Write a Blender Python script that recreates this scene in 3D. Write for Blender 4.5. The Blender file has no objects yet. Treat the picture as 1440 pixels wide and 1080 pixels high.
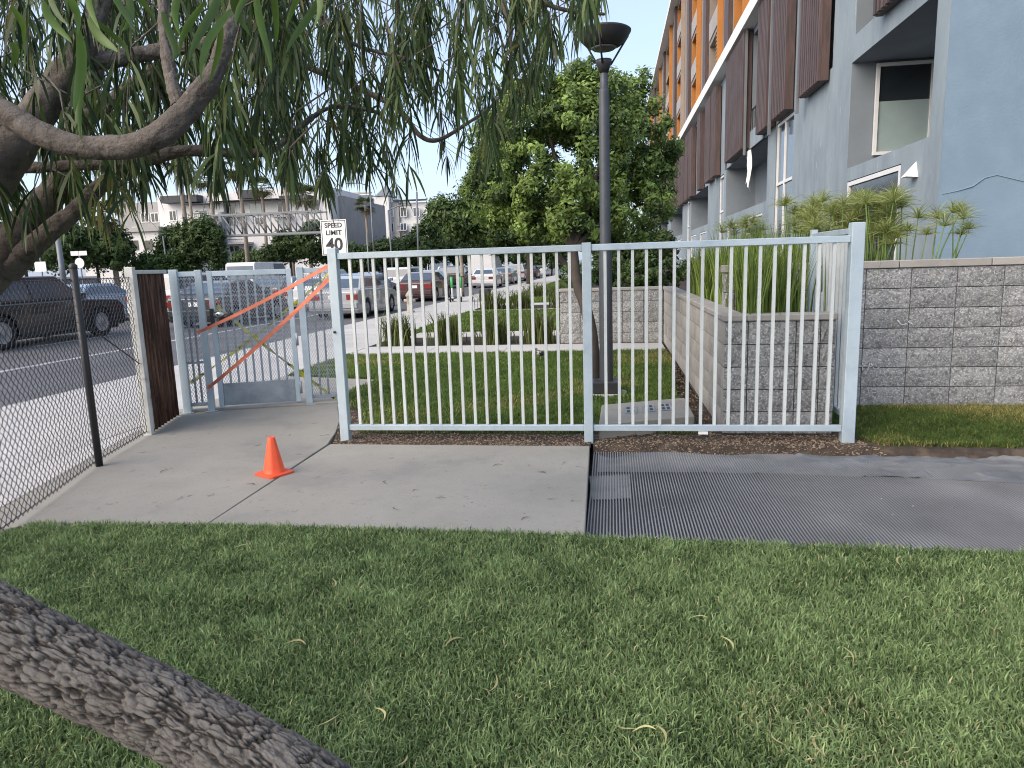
import bpy, math, random
import numpy as np
from mathutils import Vector, Matrix

random.seed(7); rng = np.random.default_rng(7)
R = math.radians
scene = bpy.context.scene
col = scene.collection

# ------------------------------------------------------------------ camera
# street runs along +Y, X to the right, Z up, metres; the phone is held 1.55 m above the walkway
FPX = 990.0; CX, CY = 720.0, 540.0; EYE = 1.55
_n = lambda v: v / np.linalg.norm(v)
_a = _n(np.array([140., -172., FPX])); _b = _n(np.array([1140., -203., FPX]))
_up = _n(np.cross(_a, _b)); _up = -_up if _up[1] > 0 else _up
_x = np.cross(_a, _up); _x = -_x if _x[0] < 0 else _x
MC = np.array([_x, _a, _up])
def ray(px, py): return MC @ np.array([px - CX, py - CY, FPX])
def G(px, py, z=0.):
    r = ray(px, py); t = (z - EYE) / r[2]; return np.array([r[0]*t, r[1]*t, z])
def AY(px, py, Y):
    r = ray(px, py); t = Y / r[1]; return np.array([r[0]*t, Y, r[2]*t + EYE])
def AX(px, py, X):
    r = ray(px, py); t = X / r[0]; return np.array([X, r[1]*t, r[2]*t + EYE])
def AD(px, py, d):                       # at camera depth d
    r = ray(px, py) * (d / FPX); return r + np.array([0, 0, EYE])

cam = bpy.data.cameras.new('camera'); camo = bpy.data.objects.new('camera', cam); col.objects.link(camo)
cam.sensor_width = 36; cam.lens = FPX / 1440 * 36; cam.clip_start = 0.05; cam.clip_end = 3000
mw = Matrix.Identity(4)
for i in range(3):
    mw[i][0] = MC[i, 0]; mw[i][1] = -MC[i, 1]; mw[i][2] = -MC[i, 2]
mw[2][3] = EYE
camo.matrix_world = mw
scene.camera = camo

# ------------------------------------------------------------------ light
SUN_AZ = R(-135); SUN_EL = R(36)          # veiled sun behind the camera, no hard shadows
world = bpy.data.worlds.new('World'); scene.world = world; world.use_nodes = True
wn = world.node_tree.nodes; wl = world.node_tree.links
sky = wn.new('ShaderNodeTexSky'); sky.sky_type = 'NISHITA'; sky.sun_disc = False
sky.sun_elevation = SUN_EL; sky.sun_rotation = SUN_AZ; sky.air_density = 1.0; sky.dust_density = 2.5; sky.ozone_density = 1.5
wn['Background'].inputs['Strength'].default_value = 0.10
veil = wn.new('ShaderNodeMix'); veil.data_type = 'RGBA'; veil.inputs['Factor'].default_value = .55      # even thin high cloud over the whole sky
veil.inputs['B'].default_value = (2.45, 2.88, 3.75, 1); wl.new(sky.outputs['Color'], veil.inputs['A'])
wl.new(veil.outputs['Result'], wn['Background'].inputs['Color'])
sun = bpy.data.lights.new('sun', 'SUN'); suno = bpy.data.objects.new('sun', sun); col.objects.link(suno)
sun.energy = 1.1; sun.angle = R(60); sun.color = (1, .84, .66)
sd = Vector((math.sin(SUN_AZ)*math.cos(SUN_EL), math.cos(SUN_AZ)*math.cos(SUN_EL), math.sin(SUN_EL)))
suno.rotation_euler = (-sd).to_track_quat('-Z', 'Y').to_euler(); suno.location = sd * 60
vs = scene.view_settings; vs.view_transform = 'Standard'; vs.look = 'None'; vs.exposure = 1.72; vs.gamma = 1; vs.use_curve_mapping = False
scene.render.engine = 'CYCLES'
scene.cycles.filter_width = 1.05; scene.cycles.max_bounces = 6; scene.cycles.diffuse_bounces = 3; scene.cycles.glossy_bounces = 3; scene.cycles.transparent_max_bounces = 8

# ------------------------------------------------------------------ helpers
def tag(o, label=None, cat=None, group=None, kind=None):
    if label: o['label'] = label
    if cat: o['category'] = cat
    if group: o['group'] = group
    if kind: o['kind'] = kind
    return o
def wloc(o):
    v = Vector((0, 0, 0))
    while o is not None: v += o.location; o = o.parent
    return v
def thing(name, label, cat, loc=(0, 0, 0), group=None):
    o = bpy.data.objects.new(name, None); o.empty_display_size = .1; col.objects.link(o)
    o.location = Vector([float(c) for c in loc]); return tag(o, label, cat, group)
def copy_tree(o, parent=None):
    c = o.copy(); col.objects.link(c); c.parent = parent
    for ch in list(o.children): copy_tree(ch, c)
    return c

class MB:
    def __init__(s): s.v = []; s.f = []; s.m = []; s.s = []
    def add(s, vs, fs, mi=0, sm=False, T=None):
        k = len(s.v)
        for p in vs:
            p = Vector([float(c) for c in p])
            if T is not None: p = T @ p
            s.v.append(tuple(p))
        for f in fs: s.f.append([i + k for i in f]); s.m.append(mi); s.s.append(sm)
        return s
    def box(s, x0, x1, y0, y1, z0, z1, mi=0, T=None):
        return s.add([(x0,y0,z0),(x1,y0,z0),(x1,y1,z0),(x0,y1,z0),(x0,y0,z1),(x1,y0,z1),(x1,y1,z1),(x0,y1,z1)],
                     [(0,3,2,1),(4,5,6,7),(0,1,5,4),(1,2,6,5),(2,3,7,6),(3,0,4,7)], mi, False, T)
    def quad(s, a, b, c, d, mi=0): return s.add([a, b, c, d], [(0, 1, 2, 3)], mi)
    def prism(s, poly, z0, z1, mi=0):
        n = len(poly); vs = [(p[0], p[1], z0) for p in poly] + [(p[0], p[1], z1) for p in poly]
        area = sum(poly[i][0]*poly[(i+1) % n][1] - poly[(i+1) % n][0]*poly[i][1] for i in range(n))
        if area < 0:
            poly = poly[::-1]; vs = [(p[0], p[1], z0) for p in poly] + [(p[0], p[1], z1) for p in poly]
        return s.add(vs, [list(range(n))[::-1], list(range(n, 2*n))] + [(i, (i+1) % n, n+(i+1) % n, n+i) for i in range(n)], mi)
    def tube(s, pts, rad, n=8, mi=0, cap=True, sm=True):
        pts = [Vector([float(c) for c in p]) for p in pts]; m = len(pts)
        if not hasattr(rad, '__len__'): rad = [rad]*m
        ref = None; vs = []
        for i, p in enumerate(pts):
            t = (pts[min(i+1, m-1)] - pts[max(i-1, 0)])
            t = t.normalized() if t.length > 1e-9 else Vector((0, 0, 1))
            if ref is None: ref = Vector((1, 0, 0)) if abs(t.x) < .8 else Vector((0, 1, 0))
            u = (ref - t*ref.dot(t)).normalized(); w = t.cross(u); ref = u
            for k in range(n):
                a = 2*math.pi*k/n; vs.append(p + (u*math.cos(a) + w*math.sin(a))*rad[i])
        fs = [(i*n+k, i*n+(k+1) % n, (i+1)*n+(k+1) % n, (i+1)*n+k) for i in range(m-1) for k in range(n)]
        s.add(vs, fs, mi, sm)
        if cap: k0 = len(s.v) - m*n; s.f += [[k0+i for i in range(n)][::-1], [k0+(m-1)*n+i for i in range(n)]]; s.m += [mi]*2; s.s += [False]*2
        return s
    def lathe(s, prof, c=(0, 0, 0), n=24, mi=0, sm=True):
        vs = [(c[0]+r*math.cos(2*math.pi*k/n), c[1]+r*math.sin(2*math.pi*k/n), c[2]+z) for r, z in prof for k in range(n)]
        fs = [(i*n+k, i*n+(k+1) % n, (i+1)*n+(k+1) % n, (i+1)*n+k) for i in range(len(prof)-1) for k in range(n)]
        return s.add(vs, fs, mi, sm)
    def mesh(s, name, mats, off=(0, 0, 0)):
        me = bpy.data.meshes.new(name)
        o = Vector(off)
        me.from_pydata([tuple(Vector(p) - o) for p in s.v], [], s.f)
        for m in (mats if isinstance(mats, (list, tuple)) else [mats]): me.materials.append(m)
        me.polygons.foreach_set('material_index', s.m); me.polygons.foreach_set('use_smooth', s.s); me.update()
        return me
    def build(s, name, mats, parent=None, bevel=0, origin=None):
        off = wloc(parent) if parent is not None else Vector((0, 0, 0))
        oo = Vector(origin) if origin is not None else off
        o = bpy.data.objects.new(name, s.mesh(name, mats, oo)); col.objects.link(o)
        if parent is not None: o.parent = parent; o.location = oo - off
        elif origin is not None: o.location = oo
        if bevel: bev(o, bevel)
        return o
def bev(o, w, seg=1):
    b = o.modifiers.new('bevel', 'BEVEL'); b.width = w; b.segments = seg; b.limit_method = 'ANGLE'; b.angle_limit = R(40)
    return o
def inst(name, me, parent, loc, rot=(0, 0, 0), bevel=0):
    o = bpy.data.objects.new(name, me); col.objects.link(o)
    o.parent = parent; o.location = Vector([float(c) for c in loc]) - wloc(parent); o.rotation_euler = rot
    if bevel: bev(o, bevel)
    return o
def np_mesh(name, V, F, mat, parent=None, tint=None, smooth=False, off=None):
    """V (n,3), F (m,3|4); tint (n,3) stored as the colour attribute 'tint'"""
    off = np.array(wloc(parent)) if parent is not None else np.zeros(3)
    V = np.asarray(V, np.float32) - off.astype(np.float32); F = np.asarray(F, np.int32); k = F.shape[1]
    me = bpy.data.meshes.new(name); me.vertices.add(len(V)); me.vertices.foreach_set('co', V.ravel())
    me.loops.add(F.size); me.loops.foreach_set('vertex_index', F.ravel())
    me.polygons.add(len(F)); me.polygons.foreach_set('loop_start', np.arange(0, F.size, k, dtype=np.int32))
    if smooth: me.polygons.foreach_set('use_smooth', np.ones(len(F), bool))
    me.materials.append(mat)
    if tint is not None:
        at = me.attributes.new('tint', 'FLOAT_COLOR', 'POINT')
        at.data.foreach_set('color', np.concatenate([tint, np.ones((len(V), 1))], 1).astype(np.float32).ravel())
    me.update(calc_edges=True); me.validate()
    o = bpy.data.objects.new(name, me); col.objects.link(o)
    if parent is not None: o.parent = parent
    return o

def _h(ix, iy, iz, s):
    n = (ix*374761393 + iy*668265263 + iz*2147483647 + s*1274126177) & 0xffffffff
    n = ((n ^ (n >> 13)) * 1274126177) & 0xffffffff
    return ((n ^ (n >> 16)) & 0xffffff) / float(0xffffff)
def vnoise(P, s=0):
    P = np.asarray(P, float); I = np.floor(P).astype(np.int64); Fr = P - I; Fr = Fr*Fr*(3-2*Fr); o = 0
    for dx in (0, 1):
        for dy in (0, 1):
            for dz in (0, 1):
                w = np.where(dx, Fr[:, 0], 1-Fr[:, 0])*np.where(dy, Fr[:, 1], 1-Fr[:, 1])*np.where(dz, Fr[:, 2], 1-Fr[:, 2])
                o = o + w*_h(I[:, 0]+dx, I[:, 1]+dy, I[:, 2]+dz, s)
    return o
def fbm(P, s=0, oct=4):
    P = np.asarray(P, float); o = 0; a = .5
    for k in range(oct): o = o + a*vnoise(P*2**k + 13.7*k, s+k); a *= .5
    return o
def worley(P, s=0):
    I = np.floor(P).astype(np.int64); f1 = np.full(len(P), 9.); f2 = np.full(len(P), 9.)
    for dx in (-1, 0, 1):
        for dy in (-1, 0, 1):
            for dz in (-1, 0, 1):
                c = I + [dx, dy, dz]
                q = c + np.stack([_h(c[:, 0], c[:, 1], c[:, 2], s+k) for k in range(3)], 1)
                d = np.linalg.norm(P - q, axis=1); n1 = np.minimum(f1, d); f2 = np.minimum(np.maximum(f1, d), f2); f1 = n1
    return f1, f2
def xyz0(X, Y): return np.stack([X, Y, np.zeros_like(X)], 1)

# ------------------------------------------------------------------ materials
def mat(name, c, rough=.6, var=.18, vs=3., c2=None, f2=.5, s2=1.3, bump=0., bs=60., metal=0., spec=.4, tint=False, speck=None, tr=0., wear=None, stretch=None, coat=0., rnd=.12):
    m = bpy.data.materials.new(name); m.use_nodes = True; nt = m.node_tree; N = nt.nodes; L = nt.links
    b = N['Principled BSDF']; b.inputs['Roughness'].default_value = rough; b.inputs['Metallic'].default_value = metal
    b.inputs['Specular IOR Level'].default_value = spec; b.inputs['Coat Weight'].default_value = coat
    tc = N.new('ShaderNodeTexCoord'); oi = N.new('ShaderNodeObjectInfo')
    mp = N.new('ShaderNodeVectorMath'); mp.operation = 'MULTIPLY_ADD'
    L.new(tc.outputs['Object'], mp.inputs[0]); mp.inputs[1].default_value = stretch or (1, 1, 1)
    cr = N.new('ShaderNodeCombineXYZ'); mm = N.new('ShaderNodeMath'); mm.operation = 'MULTIPLY'; mm.inputs[1].default_value = 50
    L.new(oi.outputs['Random'], mm.inputs[0]); L.new(mm.outputs[0], cr.inputs[0]); L.new(mm.outputs[0], cr.inputs[1]); L.new(cr.outputs[0], mp.inputs[2])
    vec = mp.outputs[0]
    def noise(sc, det=4, ro=.6):
        n = N.new('ShaderNodeTexNoise'); n.inputs['Scale'].default_value = sc; n.inputs['Detail'].default_value = det; n.inputs['Roughness'].default_value = ro
        L.new(vec, n.inputs['Vector']); return n.outputs['Fac']
    def ramp(fac, p0, p1, a=(0,0,0,1), bb=(1,1,1,1)):
        r = N.new('ShaderNodeValToRGB'); r.color_ramp.elements[0].position = p0; r.color_ramp.elements[1].position = p1
        r.color_ramp.elements[0].color = a; r.color_ramp.elements[1].color = bb; L.new(fac, r.inputs[0]); return r.outputs['Color']
    def mix(fac, A, B, bt='MIX'):
        x = N.new('ShaderNodeMix'); x.data_type = 'RGBA'; x.blend_type = bt
        for sock, v in ((x.inputs['Factor'], fac), (x.inputs['A'], A), (x.inputs['B'], B)):
            if isinstance(v, (int, float)): sock.default_value = v
            elif isinstance(v, tuple): sock.default_value = (*v[:3], 1)
            else: L.new(v, sock)
        return x.outputs['Result']
    if tint:
        at = N.new('ShaderNodeAttribute'); at.attribute_name = 'tint'; cc = at.outputs['Color']
    else:
        cc = mix(ramp(noise(vs), .3, .7), tuple(k*(1-var) for k in c), tuple(min(1, k*(1+var)) for k in c))
    if c2 is not None: cc = mix(ramp(noise(s2, 6, .65), f2-.06, f2+.1), cc, c2)
    if wear is not None: cc = mix(ramp(noise(wear[1], 8, .7), wear[2], wear[2]+.05), cc, wear[0])
    if speck is not None: cc = mix(ramp(noise(speck[1], 2, .5), speck[2]-.04, speck[2]+.04), cc, speck[0])
    if rnd and not tint:
        hs = N.new('ShaderNodeHueSaturation'); mr = N.new('ShaderNodeMapRange'); mr.inputs[3].default_value = 1-rnd; mr.inputs[4].default_value = 1+rnd
        L.new(oi.outputs['Random'], mr.inputs[0]); L.new(mr.outputs[0], hs.inputs['Value']); L.new(cc, hs.inputs['Color']); cc = hs.outputs['Color']
    L.new(cc, b.inputs['Base Color'])
    rr = N.new('ShaderNodeMapRange'); rr.inputs[3].default_value = max(.02, rough-.12); rr.inputs[4].default_value = min(1, rough+.12)
    L.new(noise(vs*3), rr.inputs[0]); L.new(rr.outputs[0], b.inputs['Roughness'])
    if bump:
        bp = N.new('ShaderNodeBump'); bp.inputs['Strength'].default_value = min(1, bump); bp.inputs['Distance'].default_value = .01*max(1, bump)
        L.new(noise(bs, 6, .65), bp.inputs['Height']); L.new(bp.outputs[0], b.inputs['Normal'])
    if tr:
        t = N.new('ShaderNodeBsdfTranslucent'); L.new(cc, t.inputs['Color']); ms = N.new('ShaderNodeMixShader'); ms.inputs[0].default_value = tr
        L.new(b.outputs[0], ms.inputs[1]); L.new(t.outputs[0], ms.inputs[2]); L.new(ms.outputs[0], N['Material Output'].inputs['Surface'])
    return m
def glassy(name, c, rough=.05):
    return mat(name, c, rough=rough, var=.15, vs=.6, spec=.9, rnd=.15)

M = {}
M['soil'] = mat('soil', (.05,.037,.027), .95, .4, 9, c2=(.10,.075,.052), f2=.55, s2=5, bump=.9, bs=70)
M['thatch'] = mat('thatch', (.03,.036,.015), .95, .35, 14, c2=(.06,.052,.028), f2=.6, s2=3, bump=.8, bs=90)
M['mulch'] = mat('mulch', (.035,.026,.02), .95, .4, 25, bump=.9, bs=60)
M['grass'] = mat('grass', (.06,.12,.03), .6, tint=True, spec=.25, tr=.25)
M['leaf'] = mat('leaf', (.06,.1,.03), .5, tint=True, spec=.35, tr=.3)
M['concrete'] = mat('concrete', (.30,.285,.25), .85, .10, 2.2, c2=(.235,.226,.205), f2=.54, s2=1.1, bump=.35, bs=140, wear=((.165,.155,.137), 5.5, .62), speck=((.15,.143,.13), 70, .7), rnd=.04)
M['sidewalk'] = mat('sidewalk', (.47,.46,.44), .85, .08, 1.5, c2=(.4,.39,.37), f2=.58, s2=.7, bump=.2, bs=120, rnd=.06)
M['asphalt'] = mat('asphalt', (.11,.11,.118), .8, .2, .6, c2=(.14,.14,.148), f2=.55, s2=.35, bump=.3, bs=160)
M['roadpaint'] = mat('roadpaint', (.40,.40,.40), .7, .15, 5, wear=((.2,.2,.2), 9, .62))
M['galv'] = mat('galv', (.47,.56,.615), .5, .10, 6, c2=(.38,.46,.52), f2=.55, s2=3, bump=.12, bs=90, metal=.3, spec=.5, wear=((.66,.67,.67), 11, .68), rnd=.05)
M['picket'] = mat('picket', (.60,.64,.635), .5, .08, 6, c2=(.52,.56,.56), f2=.55, s2=3, bump=.12, bs=90, metal=.2, wear=((.42,.42,.40), 14, .68), rnd=.07)
M['galvdark'] = mat('galvdark', (.36,.40,.44), .5, .12, 6, c2=(.27,.31,.35), f2=.5, s2=4, bump=.1, bs=60, metal=.5, rnd=.06)
M['rust'] = mat('rust', (.065,.034,.022), .85, .45, 14, c2=(.20,.105,.065), f2=.53, s2=22, bump=.8, bs=80, stretch=(1,1,.10), wear=((.02,.014,.01), 30, .6))
M['palepost'] = mat('palepost', (.52,.52,.49), .7, .12, 6, c2=(.16,.075,.04), f2=.62, s2=3.5, bump=.3, bs=60)
M['black'] = mat('black', (.016,.017,.019), .45, .2, 8, spec=.5)
M['wire'] = mat('wire', (.022,.024,.03), .45, .1, 8, spec=.5)
M['block'] = mat('block', (.27,.275,.275), .95, .15, 6, c2=(.15,.152,.152), f2=.52, s2=26, bump=1., bs=75, speck=((.42,.42,.41), 55, .58), rnd=.13)
M['blocksmooth'] = mat('blocksmooth', (.33,.315,.29), .92, .10, 4, c2=(.26,.25,.23), f2=.56, s2=3, bump=.35, bs=110, rnd=.09)
M['mortar'] = mat('mortar', (.085,.083,.08), .95, .2, 6, bump=.5, bs=60)
M['bark'] = mat('bark', (.15,.132,.115), .92, tint=True, bump=.6, bs=160)
M['branch'] = mat('branch', (.165,.142,.122), .88, .3, 9, c2=(.085,.07,.058), f2=.52, s2=18, bump=.9, bs=130, wear=((.27,.25,.22), 22, .64))
M['orange'] = mat('orange', (.85,.10,.03), .45, .08, 6, spec=.5, wear=((.42,.09,.05), 22, .62))
M['strap'] = mat('strap', (.68,.22,.14), .6, .12, 20)
M['tape'] = mat('tape', (.72,.62,.06), .45, .12, 12, speck=((.03,.03,.02), 16, .6))
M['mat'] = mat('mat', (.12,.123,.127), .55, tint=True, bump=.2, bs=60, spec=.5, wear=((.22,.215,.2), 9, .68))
M['film'] = mat('film', (.125,.132,.14), .45, .25, 4, c2=(.20,.195,.185), f2=.55, s2=1.6, bump=.3, bs=22, spec=.6)
M['stucco'] = mat('stucco', (.235,.285,.32), .9, .08, 1.2, c2=(.185,.228,.262), f2=.54, s2=1.1, bump=.6, bs=22, rnd=.02, stretch=(1,1,.3), wear=((.32,.365,.39), 5, .63))
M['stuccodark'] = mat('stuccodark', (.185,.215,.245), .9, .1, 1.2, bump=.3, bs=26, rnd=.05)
M['stuccoblue'] = mat('stuccoblue', (.19,.27,.345), .9, .08, 1.2, c2=(.165,.24,.31), f2=.54, s2=.45, bump=.5, bs=26, rnd=.02)
M['white'] = mat('white', (.74,.74,.73), .55, .05, 3, rnd=.04)
M['frame'] = mat('frame', (.66,.67,.67), .5, .05, 3, rnd=.04)
M['shutter'] = mat('shutter', (.085,.055,.05), .6, .25, 6, c2=(.06,.042,.04), f2=.5, s2=9, stretch=(1,1,.15), rnd=.14)
M['orangewall'] = mat('orangewall', (.42,.17,.04), .8, .08, 1.5, rnd=.05)
M['tan'] = mat('tan', (.27,.225,.19), .85, .08, 1.5, rnd=.1)
M['greywall'] = mat('greywall', (.34,.335,.33), .85, .08, .7, rnd=.06)
M['glass'] = glassy('glass', (.02,.026,.03)); M['glasslight'] = glassy('glasslight', (.30,.38,.38), .12); M['glassblue'] = glassy('glassblue', (.05,.075,.11), .04)
M['lampmetal'] = mat('lampmetal', (.048,.055,.066), .5, .12, 6, spec=.5, metal=.2); M['lampdark'] = mat('lampdark', (.03,.03,.033), .5, .2, 8)
M['lens'] = mat('lens', (.10,.10,.10), .3, .1, 5)
M['trunk'] = mat('trunk', (.055,.045,.037), .9, .3, 8, bump=.6, bs=40); M['palmtrunk'] = mat('palmtrunk', (.26,.22,.18), .9, .2, 6, bump=.5, bs=20)
M['roof'] = mat('roof', (.055,.058,.065), .8, .15, 2); M['blockwhite'] = mat('blockwhite', (.66,.66,.66), .85, .06, .4, rnd=.04)
M['beige'] = mat('beige', (.45,.42,.38), .85, .06, .4, rnd=.04); M['steel'] = mat('steel', (.17,.185,.20), .5, .1, 1, metal=.3)
M['tyre'] = mat('tyre', (.014,.014,.015), .85, .2, 10); M['rim'] = mat('rim', (.42,.43,.45), .35, .1, 6, metal=.6)
M['red'] = mat('red', (.20,.02,.018), .3, .1, 6); M['lampglass'] = mat('lampglass', (.75,.77,.8), .15, .05, 6)
M['cream'] = mat('cream', (.36,.32,.27), .6, .1, 6); M['green'] = mat('green', (.06,.33,.10), .4, .1, 6); M['plastic'] = mat('plastic', (.75,.76,.76), .4, .05, 6)
M['deadleaf'] = mat('deadleaf', (.33,.30,.14), .7, .2, 9, rnd=.3); M['brownleaf'] = mat('brownleaf', (.09,.075,.06), .8, .3, 9, rnd=.4)
M['stone'] = mat('stone', (.30,.26,.21), .9, tint=True); M['silver'] = mat('silver', (.6,.6,.6), .25, .1, 8, metal=.9)

def strip(pts, w):                        # polygon helpers
    return pts

# ------------------------------------------------------------------ ground, lawns, paving
def inpoly(P, poly):
    x, y = P[:, 0], P[:, 1]; c = np.zeros(len(P), bool); n = len(poly)
    for i in range(n):
        x1, y1 = poly[i][:2]; x2, y2 = poly[(i+1) % n][:2]
        c ^= ((y1 > y) != (y2 > y)) & (x < (x2-x1)*(y-y1)/((y2-y1) + 1e-12) + x1)
    return c
def scatter(poly, dens, seed=0):
    r = np.random.default_rng(seed); A = np.array([p[:2] for p in poly]); lo, hi = A.min(0), A.max(0)
    n = int(np.prod(hi-lo)*dens); P = r.uniform(lo, hi, (n, 2)); return P[inpoly(P, poly)]
def project(P):
    q = (P - np.array([0, 0, EYE])) @ MC; return np.stack([CX + FPX*q[:, 0]/q[:, 2], CY + FPX*q[:, 1]/q[:, 2]], 1), q[:, 2]
def grass(name, P, z0, h, w, lean, ctone, label, parent=None, seg=2, seed=1, dry=.5, dryscale=.9):
    r = np.random.default_rng(seed); n = len(P)
    pat = fbm(xyz0(P[:, 0]*dryscale, P[:, 1]*dryscale), 3); pat2 = fbm(xyz0(P[:, 0]*7, P[:, 1]*7), 9)
    hh = h*r.uniform(.55, 1.25, n)*(.6+.8*pat2); a = r.uniform(0, 2*np.pi, n); b = r.uniform(0, 2*np.pi, n)
    ww = w*r.uniform(.7, 1.3, n); ln = lean*hh*r.uniform(.1, 1.5, n)
    W = np.stack([np.cos(a)*ww/2, np.sin(a)*ww/2, np.zeros(n)], 1); D = np.stack([np.cos(b)*ln, np.sin(b)*ln, np.zeros(n)], 1)
    B = np.stack([P[:, 0], P[:, 1], np.full(n, z0)], 1); up = np.array([0, 0, 1.])*hh[:, None]
    mid = B + D*.35 + up*.6; tip = B + D + up*np.clip(1-.25*(ln/hh)**2, .4, 1)[:, None]
    V = np.stack([B-W, B+W, mid-W*.8, mid+W*.8, tip], 1).reshape(-1, 3)
    k = (np.arange(n)*5)[:, None]
    F = np.concatenate([k+[0, 1, 3], k+[0, 3, 2], k+[2, 3, 4]], 1).reshape(-1, 3)
    c0 = np.array(ctone[0]); c1 = np.array(ctone[1]); c2 = np.array(ctone[2])
    t = np.clip(r.normal(.42, .26, n) + (pat2-.5)*.9, 0, 1)[:, None]; col_ = c0*(1-t) + c1*t
    d = (r.uniform(0, 1, n) < np.clip((pat-dry)*2.6, .03, .75))[:, None]
    col_ = np.where(d, c2*r.uniform(.6, 1.2, (n, 1)), col_)
    T = np.repeat(col_, 5, 0)
    o = np_mesh(name, V, F, M['grass'], parent, T)
    return tag(o, label, kind='stuff')
GT = ((.07,.12,.040), (.345,.47,.205), (.46,.44,.24))
GT2 = ((.05,.095,.02), (.18,.28,.06), (.36,.33,.12))

LOW = -0.17
tag(MB().quad((-900,-900,LOW), (900,-900,LOW), (900,1500,LOW), (-900,1500,LOW)).build('ground', M['soil']), kind='structure')

# walkway slabs (joint recessed between them)
p_a = (-3.72, 3.66); p_b = (-3.70, 3.86)
jf = G(292, 737); jb = G(464, 625)
wr, wl_ = G(822, 752), G(829, 628)
walk = bpy.data.objects.new('walkway', None); col.objects.link(walk); tag(walk, kind='structure')
jd = np.array([jb[1]-jf[1], -(jb[0]-jf[0])]); jd = jd/np.linalg.norm(jd)*.003
sl1 = [(jf[0]+jd[0], jf[1]+jd[1]), (wr[0], wr[1]), (wl_[0], wl_[1]), (jb[0]+jd[0], jb[1]+jd[1])]
sl2 = [(jf[0]-jd[0], jf[1]-jd[1]), (-3.74, 3.80), (-4.02, 3.5), (-4.75, 6.3), (-4.95, 7.33), (-3.16, 7.93), (-3.12, 7.55), (-2.82, 6.85), (-2.66, 6.35), (jb[0]-jd[0]-.02, jb[1]-jd[1])]
MB().prism(sl1, -.13, .004).build('slab', M['concrete'], walk, bevel=.004)
MB().prism(sl2, -.13, .004).build('slab', M['concrete'], walk, bevel=.004)
MB().prism([(-4.95, 7.345), (-3.16, 7.945), (-3.38, 8.6), (-3.3, 9.5), (-4.88, 9.9)], -.13, .002).build('slab', M['concrete'], walk, bevel=.004)
MB().prism([(-4.9, 7.20), (-3.2, 7.76), (-3.16, 7.90), (-4.95, 7.32)], -.05, .03).build('sill', M['concrete'], walk, bevel=.01)

# front lawn
lawnpoly = [(-6, -1.5), (6, -1.5), (6, 3.62), (2.1, 3.77), (-.10, 3.84), (-.18, 3.875), (-2.54, 3.90), (-3.70, 3.84), (-3.78, 3.60), (-6, 1.0)]
lw = MB().prism(lawnpoly, -.14, -.004).build('lawn', M['thatch']); tag(lw, kind='structure')
Pn = scatter(lawnpoly, 21000, 3)
pr, dep = project(np.concatenate([Pn, np.zeros((len(Pn), 1))], 1))
vis = (dep > .5) & (pr[:, 0] > -150) & (pr[:, 0] < 1590) & (pr[:, 1] < 1200) & (pr[:, 1] > 600)
Pn = Pn[vis & (rng.uniform(0, 1, len(Pn)) < np.clip(2.6/np.maximum(Pn[:, 1], .1), .55, 1))]
Pn = Pn + rng.normal(0, .014, Pn.shape)
grass('grass', Pn, -.006, .038, .0058, .85, GT, 'short green lawn grass in the foreground', seed=4, dry=.64)
Pm = scatter(lawnpoly, 160, 8); Pm = Pm[(Pm[:, 1] > 1.2) & (Pm[:, 1] < 3.9)]

# dirt under the fence and the cut bank of the dug-out strip
def heightfield(name, x0, x1, y0, y1, nx, ny, zf, m, parent=None, smooth=True):
    X, Y = np.meshgrid(np.linspace(x0, x1, nx), np.linspace(y0, y1, ny)); X = X.ravel(); Y = Y.ravel(); Z = zf(X, Y)
    i = np.arange(nx*ny).reshape(ny, nx); F = np.stack([i[:-1, :-1], i[:-1, 1:], i[1:, 1:], i[1:, :-1]], -1).reshape(-1, 4)
    o = np_mesh(name, np.stack([X, Y, Z], 1), F, m, parent, smooth=smooth); return o
def bank(X, Y):
    e = 5.82 + .08*(fbm(xyz0(X*2.5, X*0), 5)-.5)*2 - np.clip(X-2.0, 0, 3)*.05
    t = np.clip((Y-e)/(.12 + .06*np.clip(1.9-X, 0, 1)), 0, 1); t = t*t*(3-2*t)
    return -.10 + .092*t + .03*(fbm(xyz0(X*18, Y*18), 2)-.47)*np.where(Y < 6.4, 1, .5)
tag(heightfield('soil_bank', -.17, 5.2, 5.60, 7.56, 330, 120, bank, M['soil']), kind='structure')
def dirtz(X, Y): return -.010 + .022*(fbm(xyz0(X*16, Y*16), 6)-.45)
tag(heightfield('soil_strip', -3.2, -.19, 5.86, 7.6, 200, 100, lambda X, Y: dirtz(X, Y) - np.where((X < -2.52-.32*np.clip(Y-5.9, 0, 2)) , .06, 0), M['soil']), kind='structure')

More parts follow.
